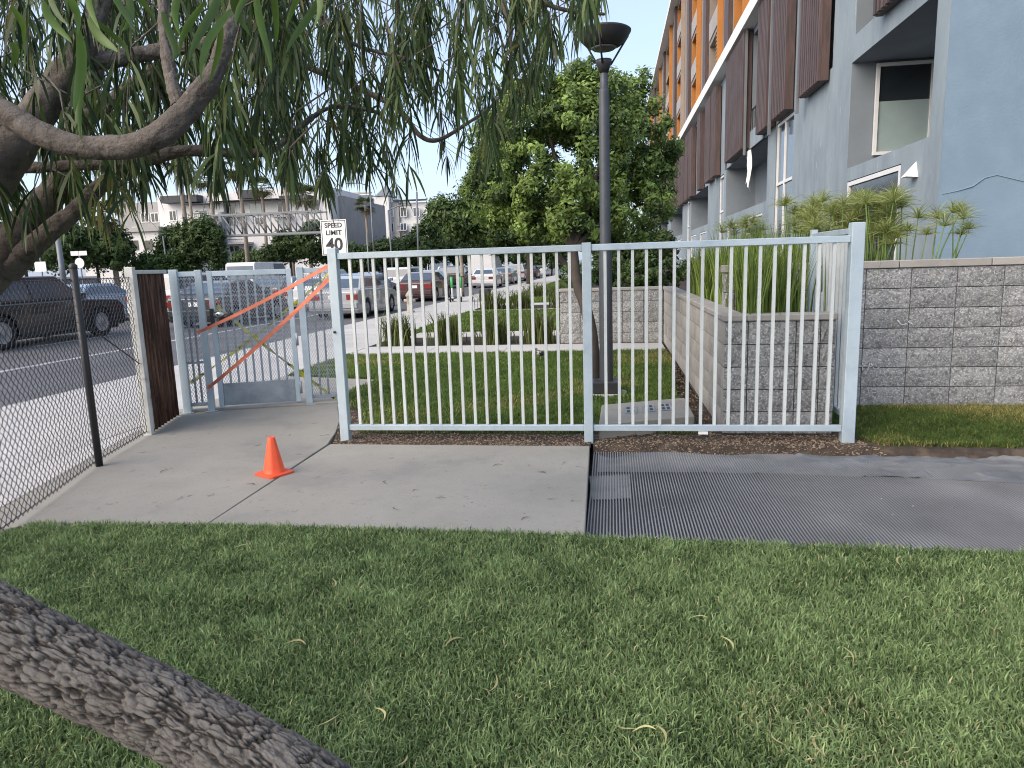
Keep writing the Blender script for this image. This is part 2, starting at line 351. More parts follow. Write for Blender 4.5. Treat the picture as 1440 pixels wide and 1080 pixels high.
def pebbles(name, P, z, smin, smax, c0, c1, label, seed=1):
    r = np.random.default_rng(seed); n = len(P)
    base = np.array([[1,0,0],[-1,0,0],[0,1,0],[0,-1,0],[0,0,.6],[0,0,-.6]], float)
    tri = np.array([[0,2,4],[2,1,4],[1,3,4],[3,0,4],[2,0,5],[1,2,5],[3,1,5],[0,3,5]])
    s = r.uniform(smin, smax, (n, 1, 1))*r.uniform(.5, 1.4, (n, 1, 3)); a = r.uniform(0, 6.3, n); ca, sa = np.cos(a)[:, None], np.sin(a)[:, None]
    v = base[None]*s*r.uniform(.7, 1.3, (n, 6, 1)); v = np.stack([v[..., 0]*ca - v[..., 1]*sa, v[..., 0]*sa + v[..., 1]*ca, v[..., 2]], -1)
    v += np.concatenate([P, np.asarray(z).reshape(-1, 1)], 1)[:, None, :]
    t = r.uniform(0, 1, (n, 1)); T = np.repeat(np.array(c0)*(1-t)+np.array(c1)*t, 6, 0)
    return tag(np_mesh(name, v.reshape(-1, 3), (tri[None]+6*np.arange(n)[:, None, None]).reshape(-1, 3), M['stone'], None, T), label, kind='stuff')
Pd = np.concatenate([scatter([(-2.55, 5.9), (-.2, 5.9), (-.2, 6.32), (-2.5, 6.32)], 2600, 11), scatter([(-2.5, 5.92), (-2.42, 6.4), (-2.75, 7.3), (-3.1, 7.5), (-2.84, 6.85)], 2000, 12),
                     scatter([(-.15, 5.88), (2.2, 5.80), (2.0, 6.32), (-.15, 6.32)], 3200, 13), scatter([(.7, 6.3), (.96, 6.3), (.96, 12), (.6, 12)], 700, 14)])
zb = np.where(Pd[:, 0] < -.19, dirtz(Pd[:, 0], Pd[:, 1]), bank(Pd[:, 0], Pd[:, 1])); zb = np.where((Pd[:, 1] > 6.4) & (Pd[:, 0] > 0), .0, zb)
pebbles('gravel', Pd, zb+.002, .004, .014, (.05,.035,.025), (.32,.24,.17), 'brown wood chips and small stones under the metal fence', 5)

# ribbed drainage mat in the dug-out strip, with a loose film over its back edge
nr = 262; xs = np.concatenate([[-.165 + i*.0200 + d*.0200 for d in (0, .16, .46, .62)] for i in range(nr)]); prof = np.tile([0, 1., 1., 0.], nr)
ys = np.linspace(3.60, 5.92, 50)
XX, YY = np.meshgrid(xs, ys); PP = np.tile(prof, len(ys)); XX = XX.ravel(); YY = YY.ravel()
mud = np.clip((fbm(xyz0(XX*.8+3, YY*1.3), 21)-.52)*4 + np.clip(XX-1.9, -2, 2)*.6, 0, 1)
ZZ = -.074 + PP*.0125*(1-.8*mud) + .02*(fbm(xyz0(XX*1.2, YY*1.8), 22)-.5) + .010*(fbm(xyz0(XX*6, YY*7), 23)-.5)*(.4+mud)
i = np.arange(len(XX)).reshape(len(ys), len(xs)); FF = np.stack([i[:-1, :-1], i[:-1, 1:], i[1:, 1:], i[1:, :-1]], -1).reshape(-1, 4)
dmat = thing('drainage_mat', 'dark grey ribbed plastic drainage mat lying in the dug-out strip beside the walkway', 'mat', (2, 4.6, -.1))
mottle = fbm(xyz0(XX*3, YY*3), 27)[:, None]; md = np.clip(mud*1.1*(.4+mottle), 0, .9)[:, None] if mud.ndim == 1 and False else np.clip(mud[:, None]*(.35+mottle), 0, .9)
tc_ = np.where(PP[:, None] > .5, np.array((.20,.205,.212))*(.55+.9*mottle), np.array((.035,.037,.040))); tc_ = tc_*(1-md) + np.array((.185,.182,.175))*(.75+.5*mottle)*md  # grooves near-black: their shade is put into the colour; rib tops mottled grey
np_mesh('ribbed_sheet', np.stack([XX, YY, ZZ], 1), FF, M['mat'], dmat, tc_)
film = thing('plastic_film', 'wrinkled blue grey plastic film along the back edge of the drainage mat', 'film', (1, 5.3, -.08))
def filmz(X, Y):
    w = fbm(xyz0(X*1.1, Y*9), 31); w2 = np.abs(fbm(xyz0(X*2.5+Y*2, Y*7-X), 33)-.5)
    return -.0655 + .02*(fbm(xyz0(X*1.2, Y*1.8), 22)-.5) + .008*(w-.5) + .035*np.clip(.06-w2, 0, .06)*6*np.clip(X*.5, .15, 1) + .004*np.sin(X*2*np.pi/.020)*np.clip(1.6-X, 0, 1) + np.clip(Y-5.75, 0, 1)*.10
X, Y = np.meshgrid(np.linspace(0, 1, 1300), np.linspace(0, 1, 30)); X = X.ravel(); Y = Y.ravel()
xw = -.12 + 5.2*X; yf = 5.35 + .05*(fbm(xyz0(xw*3, xw*0), 34)-.5) - np.clip(xw-1.3, 0, 3)*.10; yb = 5.86 + .08*(fbm(xyz0(xw*2.2, xw*0+4), 35)-.5)*2 - .12*np.exp(-((xw-.0)/.12)**2)
yw = yf + (yb-yf)*Y
i = np.arange(len(X)).reshape(30, 1300); FF = np.stack([i[:-1, :-1], i[:-1, 1:], i[1:, 1:], i[1:, :-1]], -1).reshape(-1, 4)
np_mesh('sheet', np.stack([xw, yw, filmz(xw, yw)], 1), FF, M['film'], film, smooth=True)
pt = thing('plastic_patch', 'small square blue film patch on the mat next to the walkway corner', 'patch', (0, 4.8, -.08))
c0 = [G(829, 669, -.06), G(886, 666, -.06), G(888, 700, -.06), G(832, 702, -.06)]
X, Y = np.meshgrid(np.linspace(0, 1, 96), np.linspace(0, 1, 24)); X = X.ravel(); Y = Y.ravel(); Y = Y + .05*(fbm(xyz0(X*6, X*0), 2)-.5)
Q = (c0[0]*((1-X)*(1-Y))[:, None] + c0[1]*(X*(1-Y))[:, None] + c0[2]*(X*Y)[:, None] + c0[3]*((1-X)*Y)[:, None]); Q[:, 2] = -.0635 + .004*np.sin(Q[:, 0]*2*np.pi/.020) + .02*(fbm(xyz0(Q[:, 0]*1.2, Q[:, 1]*1.8), 22)-.5) + .006*(fbm(xyz0(Q[:, 0]*9, Q[:, 1]*12), 3)-.4)
i = np.arange(96*24).reshape(24, 96); np_mesh('sheet', Q, np.stack([i[:-1, :-1], i[:-1, 1:], i[1:, 1:], i[1:, :-1]], -1).reshape(-1, 4), M['film'], pt, smooth=True)
Pp = scatter([(.2, 3.8), (4, 3.8), (4, 5.0), (.2, 5.0)], 11, 41); pebbles('debris', Pp, np.full(len(Pp), -.064), .003, .010, (.2,.19,.17), (.45,.43,.4), 'pale crumbs of rubble scattered on the drainage mat', 6)

# strip of lawn at the foot of the block wall
sp = [(2.02, 6.22), (2.2, 5.98), (5.2, 5.80), (5.2, 7.54), (2.0, 7.54)]
Ps = scatter(sp, 15000, 15); Ps = Ps[rng.uniform(0, 1, len(Ps)) < np.clip((Ps[:, 1]-5.83)*8, .35, 1)]
grass('grass', Ps, -.012, .05, .005, .9, ((.04,.07,.015), (.15,.22,.05), (.38,.33,.12)), 'yellowing grass strip between the dug-out strip and the grey block wall', seed=16, dry=.36)
# lawn behind the fence
bp = [(-2.42, 6.34), (-2.72, 7.3), (-3.1, 7.75), (-3.35, 8.6), (-3.27, 9.53), (-4.86, 9.95), (-4.86, 12.32), (.93, 12.45), (.93, 11), (.72, 8), (.75, 6.36)]
tag(MB().prism(bp, -.14, -.004).build('lawn', M['thatch']), kind='structure')
Pb = scatter(bp, 7000, 17); Pb = Pb[rng.uniform(0, 1, len(Pb)) < np.clip(8/Pb[:, 1], .3, 1)]
grass('grass', Pb, -.006, .055, .008, .8, GT2, 'green lawn grass between the metal fence and the far cross path', seed=18, dry=.47)

# cross path, beds and further lawns up the street
def slabrow(name, x0, x1, y0, y1, n, m, z=0., gap=.012):
    t = bpy.data.objects.new(name, None); col.objects.link(t); tag(t, kind='structure'); w = (x1-x0)/n
    me = MB().box(-w/2+gap/2, w/2-gap/2, -(y1-y0)/2, (y1-y0)/2, -.12, z).mesh('slab', m)
    for k in range(n): inst('slab', me, t, (x0+w*(k+.5), (y0+y1)/2, 0))
    return t
slabrow('path', -4.87, .94, 12.46, 13.62, 4, M['sidewalk'], .003)
def sheet(name, x0, x1, y0, y1, z, m, kind='structure'):
    return tag(MB().box(x0, x1, y0, y1, z-.12, z).build(name, m), kind=kind)
sheet('planting_bed', -4.87, -1.0, 13.63, 15.5, -.02, M['mulch'])
sheet('path_strip', -4.6, -1.0, 15.51, 16.5, .002, M['sidewalk'])
sheet('lawn', -4.87, -1.0, 16.51, 23.9, -.01, M['thatch'])
sheet('path_strip', -4.87, -1.0, 23.91, 24.7, .002, M['sidewalk'])
sheet('planting_bed', -4.87, -1.0, 24.71, 27.4, -.02, M['mulch'])
sheet('path_strip', -4.6, -1.0, 27.41, 28.6, .002, M['sidewalk'])
sheet('lawn', -4.87, -1.0, 28.61, 36.0, -.01, M['thatch'])
sheet('path_strip', -4.87, -1.0, 36.01, 37.0, .002, M['sidewalk'])
sheet('lawn', -4.87, -1.0, 37.01, 120, -.02, M['thatch'])
Pc = np.concatenate([scatter([(-4.86, 16.55), (-1.02, 16.55), (-1.02, 23.85), (-4.86, 23.85)], 1600, 19), scatter([(-4.86, 28.7), (-1.02, 28.7), (-1.02, 35.9), (-4.86, 35.9)], 800, 20), scatter([(-4.86, 37.1), (-1.02, 37.1), (-1.02, 60), (-4.86, 60)], 300, 20)])
grass('grass', Pc, -.012, .08, .022, .8, GT2, 'far patches of lawn between pale path strips beside the sidewalk', seed=21, dry=.6)

# sidewalk, kerb, road
sw = bpy.data.objects.new('sidewalk', None); col.objects.link(sw); tag(sw, kind='structure')
me = MB().box(-1.26, 1.238, -.744, .744, -.12, 0).mesh('slab', M['sidewalk']); bb = None
for k in range(46): inst('slab', me, sw, (-6.14, -2.25+1.5*k, .0))
MB().box(-7.4, -4.9, 66.01, 320, -.12, 0).build('slab', M['sidewalk'], sw)
MB().prism([(-4.9, -3), (-3.3, -3), (-3.55, 2.8), (-4.05, 3.48), (-4.78, 6.3), (-4.9, 7.0)], -.12, -.006).build('slab', M['sidewalk'], sw)
tag(MB().box(-7.56, -7.41, -20, 320, -.16, -.004).build('kerb', M['sidewalk'], bevel=.02), kind='structure')
rd = MB().box(-29, -7.565, -60, 600, -.165, -.13).build('road', M['asphalt']); tag(rd, kind='structure')
mk = MB()
for y in range(-20, 260, 9): mk.box(-14.62, -14.5, y, y+3, -.13, -.126)
mk.box(-11.4, -11.25, -20, 300, -.13, -.126); mk.box(-18.3, -18.2, -20, 300, -.13, -.126); mk.box(-18.0, -17.9, -20, 300, -.13, -.126)
for y in range(-20, 260, 9): mk.box(-22, -21.88, y, y+3, -.13, -.126)
mk.build('lane_marking', M['roadpaint'], rd)
tag(MB().box(-29.2, -29.01, -60, 400, -.16, -.004).build('kerb', M['sidewalk'], bevel=.02), kind='structure')
tag(MB().box(-33, -29.21, -60, 400, -.16, -.006).build('sidewalk', M['sidewalk']), kind='structure')

# ------------------------------------------------------------------ block walls
def block_mesh(name, w, h, d, m, rough=.0, seed=0):
    """block lying along x, its face towards -y (at y=0); 8x4 uneven face with chamfered edges"""
    r = np.random.default_rng(seed); nx, nz = 6, 3; mb = MB(); vs = []; fs = []
    for j in range(nz+1):
        for i in range(nx+1):
            edge = i in (0, nx) or j in (0, nz)
            vs.append((-w/2+w*i/nx, (.006 if edge else 0) + (r.uniform(-rough, rough) if not edge else r.uniform(0, rough*.4)), h*j/nz))
    for j in range(nz):
        for i in range(nx): a = j*(nx+1)+i; fs.append((a, a+1, a+nx+2, a+nx+1))
    k = len(vs); vs += [(-w/2, d, 0), (w/2, d, 0), (w/2, d, h), (-w/2, d, h)]
    bot = list(range(nx+1)); top = [nz*(nx+1)+i for i in range(nx+1)]; le = [j*(nx+1) for j in range(nz+1)]; ri = [j*(nx+1)+nx for j in range(nz+1)]
    fs += [bot[::-1]+[k, k+1], top+[k+2, k+3], le+[k+3, k], ri[::-1]+[k+1, k+2]]
    mb.add(vs, fs); return mb.mesh(name, m)
def course_wall(parent, p0, direc, length, courses, bw, bh, m, rough, z0=0., cap=None, off=0., joint=.008, depth=.19):
    """blocks from p0 along unit direc; face looks to the right-hand normal (dy,-dx) of direc"""
    ang = math.atan2(direc[1], direc[0]); ms = {}
    for c in range(courses):
        s = 0.; u = -off
        while u < length - 1e-6:
            a, b = max(u, 0), min(u+bw, length)
            if b-a > .03:
                key = (round(b-a, 3), random.randrange(3))
                if key not in ms: ms[key] = block_mesh('block', key[0]-joint, bh-joint, depth, m, rough, len(ms))
                inst('block', ms[key], parent, (p0[0]+direc[0]*(a+b)/2, p0[1]+direc[1]*(a+b)/2, z0+c*bh+joint/2), (0, 0, ang))
            u += bw
    return ms

WY = 7.56
wall = thing('block_wall', 'tall grey split-face block wall in stacked courses behind the grass strip', 'wall', (3.5, WY+.1, 0))
MB().box(1.20, 6.5, WY+.02, WY+.18, -.1, 1.40).build('core', M['mortar'], wall)
course_wall(wall, (1.15, WY, 0), (1, 0), 5.3, 7, .425, .2, M['block'], .007, off=.32)
me = MB().box(-.42, .42, -.01, .22, 0, .075).mesh('cap_block', M['blocksmooth'])
for k in range(6): inst('cap_block', me, wall, (1.56+.848*k, WY, 1.402), bevel=.006)
ch = MB()                                   # chalk scribbles on the wall face: a dash, a plus and an A
def chalk(pts, w=.012):
    for (x1, z1), (x2, z2) in zip(pts[:-1], pts[1:]):
        d = Vector((x2-x1, 0, z2-z1)).normalized(); nrm = Vector((-d.z, 0, d.x))*w/2
        a, b = Vector((x1, WY-.014, z1)), Vector((x2, WY-.014, z2)); ch.quad(a-nrm, b-nrm, b+nrm, a+nrm)
def wp(px, py): q = AY(px, py, WY-.014); return (q[0], q[2])
chalk([wp(1199, 517), wp(1206, 516)]); chalk([wp(1208, 515), wp(1218, 514)]); chalk([wp(1213, 509), wp(1213, 521)])
chalk([wp(1220, 521), wp(1224, 509), wp(1230, 520)]); chalk([wp(1222, 516), wp(1229, 515)]); chalk([wp(1233, 518), wp(1237, 517)])
chalk([wp(1262, 450), wp(1268, 457), wp(1275, 455)]); chalk([wp(1277, 452), wp(1284, 456)])
ch.build('chalk_mark', mat('chalk', (.46,.46,.45), .9, .3, 30), wall)

pl = thing('planter_wall', 'low grey block planter running back from the metal fence with reeds growing in it', 'planter', (1.4, 8, 0))
PX, PY0, PY1, PH = .97, 6.34, 13.7, 1.0
MB().box(PX+.02, PX+.16, PY0+.15, PY1-.02, -.05, PH-.01).build('core', M['mortar'], pl)
MB().box(PX+.03, 1.90, PY0+.025, PY0+.16, -.05, PH-.01).build('core', M['mortar'], pl)
course_wall(pl, (PX, PY1-.005, 0), (0, -1), PY1-PY0-.01, 5, .4, .2, M['blocksmooth'], .002, depth=.14)
course_wall(pl, (PX+.005, PY0, 0), (1, 0), .93, 5, .2, .2, M['block'], .007, depth=.14)
MB().box(1.80, 1.90, PY0+.17, WY-.02, -.05, PH).build('end_wall', M['blocksmooth'], pl)
MB().box(PX+.17, 1.79, PY0+.17, PY1+6, .3, PH-.12).build('planting_soil', M['mulch'], pl)
MB().box(PX-.01, PX+.19, PY0-.012, PY1+.002, PH+.002, PH+.062).build('cap', M['blocksmooth'], pl, bevel=.01)
MB().box(PX+.192, 1.91, PY0-.012, PY0+.19, PH+.002, PH+.062).build('cap', M['blocksmooth'], pl, bevel=.01)
bw_ = thing('garden_wall', 'low grey block wall across the end of the lawn with a hedge on top', 'wall', (0, PY1, 0))
MB().box(-.98, PX+.1, PY1+.02, PY1+.17, -.05, PH-.01).build('core', M['mortar'], bw_)
MB().box(-.96, -.84, PY1+.19, 60, -.05, PH-.01).build('core', M['mortar'], bw_)
course_wall(bw_, (-1.0, PY1, 0), (1, 0), 1.96, 5, .4, .2, M['block'], .006, depth=.15)
course_wall(bw_, (-1.0, 22, 0), (0, -1), 8.29, 5, .4, .2, M['blocksmooth'], .002, depth=.03)
MB().box(-1.01, PX-.02, PY1-.012, PY1+.19, PH+.002, PH+.062).build('cap', M['blocksmooth'], bw_, bevel=.01)
sheet('terrace', -.83, 5.25, 13.9, 120, .9, M['mulch'])
sheet('terrace', 1.92, 5.25, 7.75, 13.88, 1.2, M['mulch'])
sheet('terrace', 5.26, 9, 7.75, 12.6, 1.2, M['mulch'])

# ------------------------------------------------------------------ galvanised fence
FY = 6.10; ZT = 1.70
fence = thing('metal_fence', 'silver galvanised picket fence panels with a return to the block wall', 'fence', (0, FY, 0))
def post(parent, x, y, w, h, name='post', m=None, z0=-.03, rz=0):
    me = MB().box(-w/2, w/2, -w/2, w/2, z0, h).mesh(name, m or M['galv']); return inst(name, me, parent, (x, y, 0), (0, 0, rz), bevel=.004)
xl, xm, xr = G(484, 619)[0], G(829, 612)[0], 1.95
post(fence, xl, FY, .082, 1.745); post(fence, xm, FY, .078, 1.715); post(fence, xr, FY, .10, 1.80)
pk = MB().box(-.0125, .0125, -.0125, .0125, .14, ZT-.055).mesh('picket', M['picket'])
for a, b, n in ((xl+.041, xm-.039, 19), (xm+.039, xr-.05, 17)):
    MB().box(a+.001, b-.001, FY-.026, FY+.026, ZT-.055, ZT).build('top_rail', M['galv'], fence, bevel=.004)
    MB().box(a+.001, b-.001, FY-.024, FY+.024, .085, .138).build('bottom_rail', M['galv'], fence, bevel=.004)
    for k in range(n): inst('picket', pk, fence, (a+(b-a)*(k+1)/(n+1), FY, 0))
rx, ry0, ry1 = 1.99, FY+.05, WY-.12
post(fence, rx, ry1+.04, .06, 1.80)
MB().box(rx-.024, rx+.024, ry0+.001, ry1+.009, 1.715, 1.765).build('top_rail', M['galv'], fence, bevel=.004)
MB().box(rx-.024, rx+.024, ry0+.001, ry1+.009, .16, .21).build('bottom_rail', M['galv'], fence, bevel=.004)
pk2 = MB().box(-.0125, .0125, -.0125, .0125, .211, 1.714).mesh('picket', M['picket'])
for k in range(11): inst('picket', pk2, fence, (rx, ry0+(ry1-ry0)*(k+1)/12, 0))
q = G(985, 613); MB().box(q[0]-.04, q[0]+.04, FY-.03, FY+.0, .06, .083).build('clip', M['white'], fence)
bolt = MB().lathe([(0, -.012), (.012, -.012), (.012, 0)], n=10).mesh('bolt', M['lampdark'])
for z in (1.0,): inst('bolt', bolt, fence, (xl-.02, FY-.041, z), (R(-90), 0, 0))

# ------------------------------------------------------------------ gate, rusty panel, chain link
def zig(mb, A, U, L, z0, z1, dw, dh, r, side=4):
    """woven wire net from A along unit U: vertical zigzag wires"""
    n = int(L/(dw/2)); N_ = np.array([U[1], -U[0], 0])*r*.9
    for k in range(n+1):
        pts = []; j = 0; z = z0
        while z <= z1 + 1e-6:
            s = k*dw/2 + (dw/4 if (j % 2 == 0) == (k % 2 == 0) else -dw/4)
            s = min(max(s, 0), L); pts.append(np.array(A) + np.array(U)*s + np.array([0, 0, z]) + N_*(1 if j % 2 else -1)); j += 1; z += dh/2
        mb.tube(pts, r, side, cap=False, sm=False)
gb = [G(265, 581), G(299, 578.3), G(314, 577), G(421, 570.8), G(436, 569.6), G(478, 566)]
g0 = gb[0]; U = gb[-1]-gb[0]; GL = np.linalg.norm(U); U = U/GL; gang = math.atan2(U[1], U[0])
us = [float((g-g0) @ U) for g in gb]
def gp(u, v=0, z=0): n = np.array([U[1], -U[0], 0]); p = g0 + U*u + n*v; return (p[0], p[1], z)
GT_ = Matrix.Translation(Vector(g0)) @ Matrix.Rotation(gang, 4, 'Z')   # local: x along gate, -y to camera
def gbox(parent, name, u0, u1, v0, v1, z0, z1, m, bevel=.003):
    return MB().box(u0, u1, -v1, -v0, z0, z1, T=GT_).build(name, m, parent, bevel=bevel)
sur = thing('gate_surround', 'grey steel gate posts with narrow mesh side panels beside the gate', 'fence', gp(us[1]))
for k, w in ((0, .085), (1, .07), (4, .075), (5, .05)):
    p_ = post(sur, *gp(us[k])[:2], w, 1.60 if k else 1.61, rz=gang); 
    if k != 5: gbox(sur, 'base_plate', us[k]-.07, us[k]+.07, -.07, .07, .004, .014, M['galvdark'])
for (a, b) in ((us[0]+.043, us[1]-.036), (us[4]+.038, us[5]-.026)):
    gbox(sur, 'top_rail', a, b, -.02, .02, 1.53, 1.585, M['galv']); gbox(sur, 'bottom_rail', a, b, -.02, .02, .075, .115, M['galvdark'])
    n = 2 if b-a < .4 else 3
    for k in range(n): gbox(sur, 'bar', a+(b-a)*(k+1)/(n+1)-.011, a+(b-a)*(k+1)/(n+1)+.011, -.018, .003, .116, 1.529, M['galvdark'])
    mb = MB(); zig(mb, gp(a, .02), U, b-a, .12, 1.53, .028, .05, .0027, 3); mb.build('mesh_screen', M['galvdark'], sur)
gbox(sur, 'hasp_strip', us[0]+.043, us[1]-.036, -.02, .02, .56, .585, M['galvdark'])
gate = thing('pedestrian_gate', 'grey steel pedestrian gate with mesh infill and a metal kick plate', 'gate', gp(us[2]))
ga, gbb = us[2], us[3]
gbox(gate, 'stile', ga-.026, ga+.028, -.025, .025, .05, 1.585, M['galv']); gbox(gate, 'stile', gbb-.028, gbb+.026, -.025, .025, .05, 1.585, M['galv'])
gbox(gate, 'top_rail', ga+.029, gbb-.029, -.024, .024, 1.525, 1.583, M['galv'])
gbox(gate, 'kick_plate', ga+.029, gbb-.029, -.012, .012, .06, .315, M['galvdark'])
for k in range(8): u = ga+.029 + (gbb-ga-.058)*(k+1)/9; gbox(gate, 'bar', u-.011, u+.011, -.024, -.004, .316, 1.524, M['galv'])
mb = MB(); zig(mb, gp(ga+.03, .012), U, gbb-ga-.06, .316, 1.52, .028, .05, .0027, 3); mb.build('mesh_screen', M['galvdark'], gate)
for z in (.22, .78, 1.42):
    mb = MB(); mb.tube([gp(gbb+.035, .045, z-.07), gp(gbb+.035, .045, z+.07)], .016, 10); mb.build('hinge', M['galvdark'], gate)
mb = MB(); mb.box(-.02, .02, -.03, 0, -.09, .09, T=GT_ @ Matrix.Translation((ga-.005, -.028, 1.08))); mb.build('latch', M['lampdark'], gate)
mb = MB(); mb.tube([gp(ga+.03, .05, 1.1), gp(ga+.09, .075, 1.105), gp(ga+.13, .07, 1.10)], [.036, .034, .028], 10); mb.build('handle', M['silver'], gate)
mb = MB(); mb.tube([gp(ga+.08, .06, 1.05), gp(ga+.16, .07, 1.075), gp(ga+.22, .05, 1.10)], [.028, .04, .02], 8); mb.build('cable_lock', M['black'], gate)
def gpx(px, py, v):                          # point on the gate plane (offset v towards the camera) seen at a pixel
    n = np.array([U[1], -U[0], 0]); q = g0 + n*v; r = ray(px, py); t = ((q-np.array([0,0,EYE])) @ n)/(r @ n); return r*t + np.array([0, 0, EYE])
def band(name, label, cat, A, B, w, m, sag=.01, seg=10, tw=0):
    A = np.array(A); B = np.array(B); mb = MB(); d = (B-A)/np.linalg.norm(B-A); n = np.array([U[1], -U[0], 0]); s_ = np.cross(d, n); s_ /= np.linalg.norm(s_); vs = []; fs = []
    for k in range(seg+1):
        t = k/seg; p = A+(B-A)*t - np.array([0, 0, sag*4*t*(1-t)]); a = tw*math.sin(t*9)
        e = s_*math.cos(a) + n*math.sin(a); vs += [p-e*w/2+n*.003, p+e*w/2+n*.003, p+e*w/2-n*.003, p-e*w/2-n*.003]
    for k in range(seg):
        for j in range(4): fs.append((k*4+j, k*4+(j+1) % 4, k*4+4+(j+1) % 4, k*4+4+j))
    mb.add(vs, fs); return tag(mb.build(name, m, origin=tuple(A)), label, cat)
f_end = np.array([xl-.045, FY, 0])
band('orange_strap', 'upper orange strap tied from the gate handle to the fence post', 'strap', gpx(277, 468, .06), [xl-.05, FY+.05, 1.60], .034, M['strap'], .02, tw=.3)
band('orange_strap', 'lower orange strap slanting across the gate to the fence post', 'strap', gpx(292, 546, .05), [xl-.05, FY+.06, 1.50], .038, M['strap'], .03, tw=.4)
band('caution_tape', 'yellow caution tape slanting down across the gate from the latch', 'tape', gpx(301, 427, -.05), gpx(472, 560, -.05), .05, M['tape'], .03, 16, tw=1.1)
band('caution_tape', 'faint yellow caution tape rising across the gate behind the mesh', 'tape', gpx(268, 538, -.06), gpx(470, 378, -.06), .045, M['tape'], .05, 16, tw=1.2)

rp0, rp1 = G(211, 611), G(252, 585); ru = rp1-rp0; rL = np.linalg.norm(ru); ru = ru/rL; rn = np.array([ru[1], -ru[0], 0])
rust = thing('rusty_panel', 'rust brown corrugated metal panel between pale posts beside the gate', 'panel', rp0)
post(rust, *(rp0-ru*.02)[:2], .075, 1.64, m=M['palepost'], rz=math.atan2(ru[1], ru[0]))
vs = []; fs = []; n = 84
for k in range(n+1):
    t = k/n; o_ = rn*(.026*math.sin(t*2*math.pi*9) + .004*math.sin(t*61)); p = rp0 + ru*(.03+(rL-.02)*t) + o_
    for z in (.02, .5, 1.0, 1.57): vs.append((p[0], p[1], z))
for k in range(n):
    for j in range(3): fs.append((k*4+j, (k+1)*4+j, (k+1)*4+j+1, k*4+j+1))
o = MB().add(vs, fs, sm=True).build('corrugated_sheet', M['rust'], rust); sm_ = o.modifiers.new('thick', 'SOLIDIFY'); sm_.thickness = .006
T_ = Matrix.Translation(Vector(rp0)) @ Matrix.Rotation(math.atan2(ru[1], ru[0]), 4, 'Z')
MB().box(.02, rL+.02, -.03, .03, 1.572, 1.61, T=T_).build('top_channel', M['palepost'], rust, bevel=.004)
MB().box(.02, .05, -.035, -.028, .05, 1.57, T=T_).build('edge_trim', M['palepost'], rust, bevel=.002)

cl0 = np.array([-3.10, 1.9, 0]); cl1 = np.array([-4.262, 5.15, 0]); cl2 = rp0 - ru*.06
cl = thing('chain_link_fence', 'black chain link fence beside the walkway with one black post', 'fence', cl1)
for k_, (a, b) in enumerate(((cl0, cl1), (cl1, cl2))):
    d = b-a; L_ = np.linalg.norm(d); d = d/L_; mb = MB(); zig(mb, a, d, L_, .03, 1.555,   .066, .066, .0029, 4); mb.build('wire_mesh', M['wire'], cl)
mb = MB(); mb.tube([cl1+[0.03,-.02,-.05], cl1+[.03,-.02,1.645]], .029, 14); mb.lathe([(.031, 0), (.033, .02), (.02, .035), (0, .04)], cl1+[.03,-.02,1.63], 14); mb.build('post', M['black'], cl)
mb = MB(); mb.tube([cl1+[.03, 0, 1.2], cl2+[0, 0, .72]], .006, 6); mb.build('brace_wire', M['black'], cl)
mb = MB(); mb.tube([cl0+[0,0,.05], cl1+[0,0,.05], cl2+[0,0,.05]], .0035, 5); mb.tube([cl0+[0,0,1.54], cl1+[0,0,1.54], cl2+[0,0,1.54]], .0035, 5); mb.build('tension_wire', M['wire'], cl)

# ------------------------------------------------------------------ cone
cq = G(386, 667); cone = thing('traffic_cone', 'small orange traffic cone on the concrete walkway', 'cone', cq)
rzc = R(-28)
mb = MB(); w = .112; T_ = Matrix.Translation(Vector(cq)) @ Matrix.Rotation(rzc, 4, 'Z')
base = [(-w,-w*.82),(-w*.82,-w),(w*.82,-w),(w,-w*.82),(w,w*.82),(w*.82,w),(-w*.82,w),(-w,w*.82)]
mb.add([(x, y, .005) for x, y in base]+[(x, y, .018) for x, y in base]+[(x*.93, y*.93, .023) for x, y in base], [list(range(8))[::-1], list(range(16, 24))]+[(i, (i+1) % 8, 8+(i+1) % 8, 8+i) for i in range(8)]+[(8+i, 8+(i+1) % 8, 16+(i+1) % 8, 16+i) for i in range(8)], T=T_)
mb.build('base', M['orange'], cone)
n = 40; prof = [(.084, .022), (.080, .03), (.074, .06), (.056, .15), (.038, .24), (.028, .288), (.025, .297), (.018, .300), (.016, .294), (.014, .25)]
vs = [((r_*(1+.025*math.cos(k*2*math.pi/n*8)))*math.cos(2*math.pi*k/n), (r_*(1+.025*math.cos(k*2*math.pi/n*8)))*math.sin(2*math.pi*k/n), z) for r_, z in prof for k in range(n)]
MB().add(vs, [(i*n+k, i*n+(k+1) % n, (i+1)*n+(k+1) % n, (i+1)*n+k) for i in range(len(prof)-1) for k in range(n)], sm=True, T=T_).build('body', M['orange'], cone)

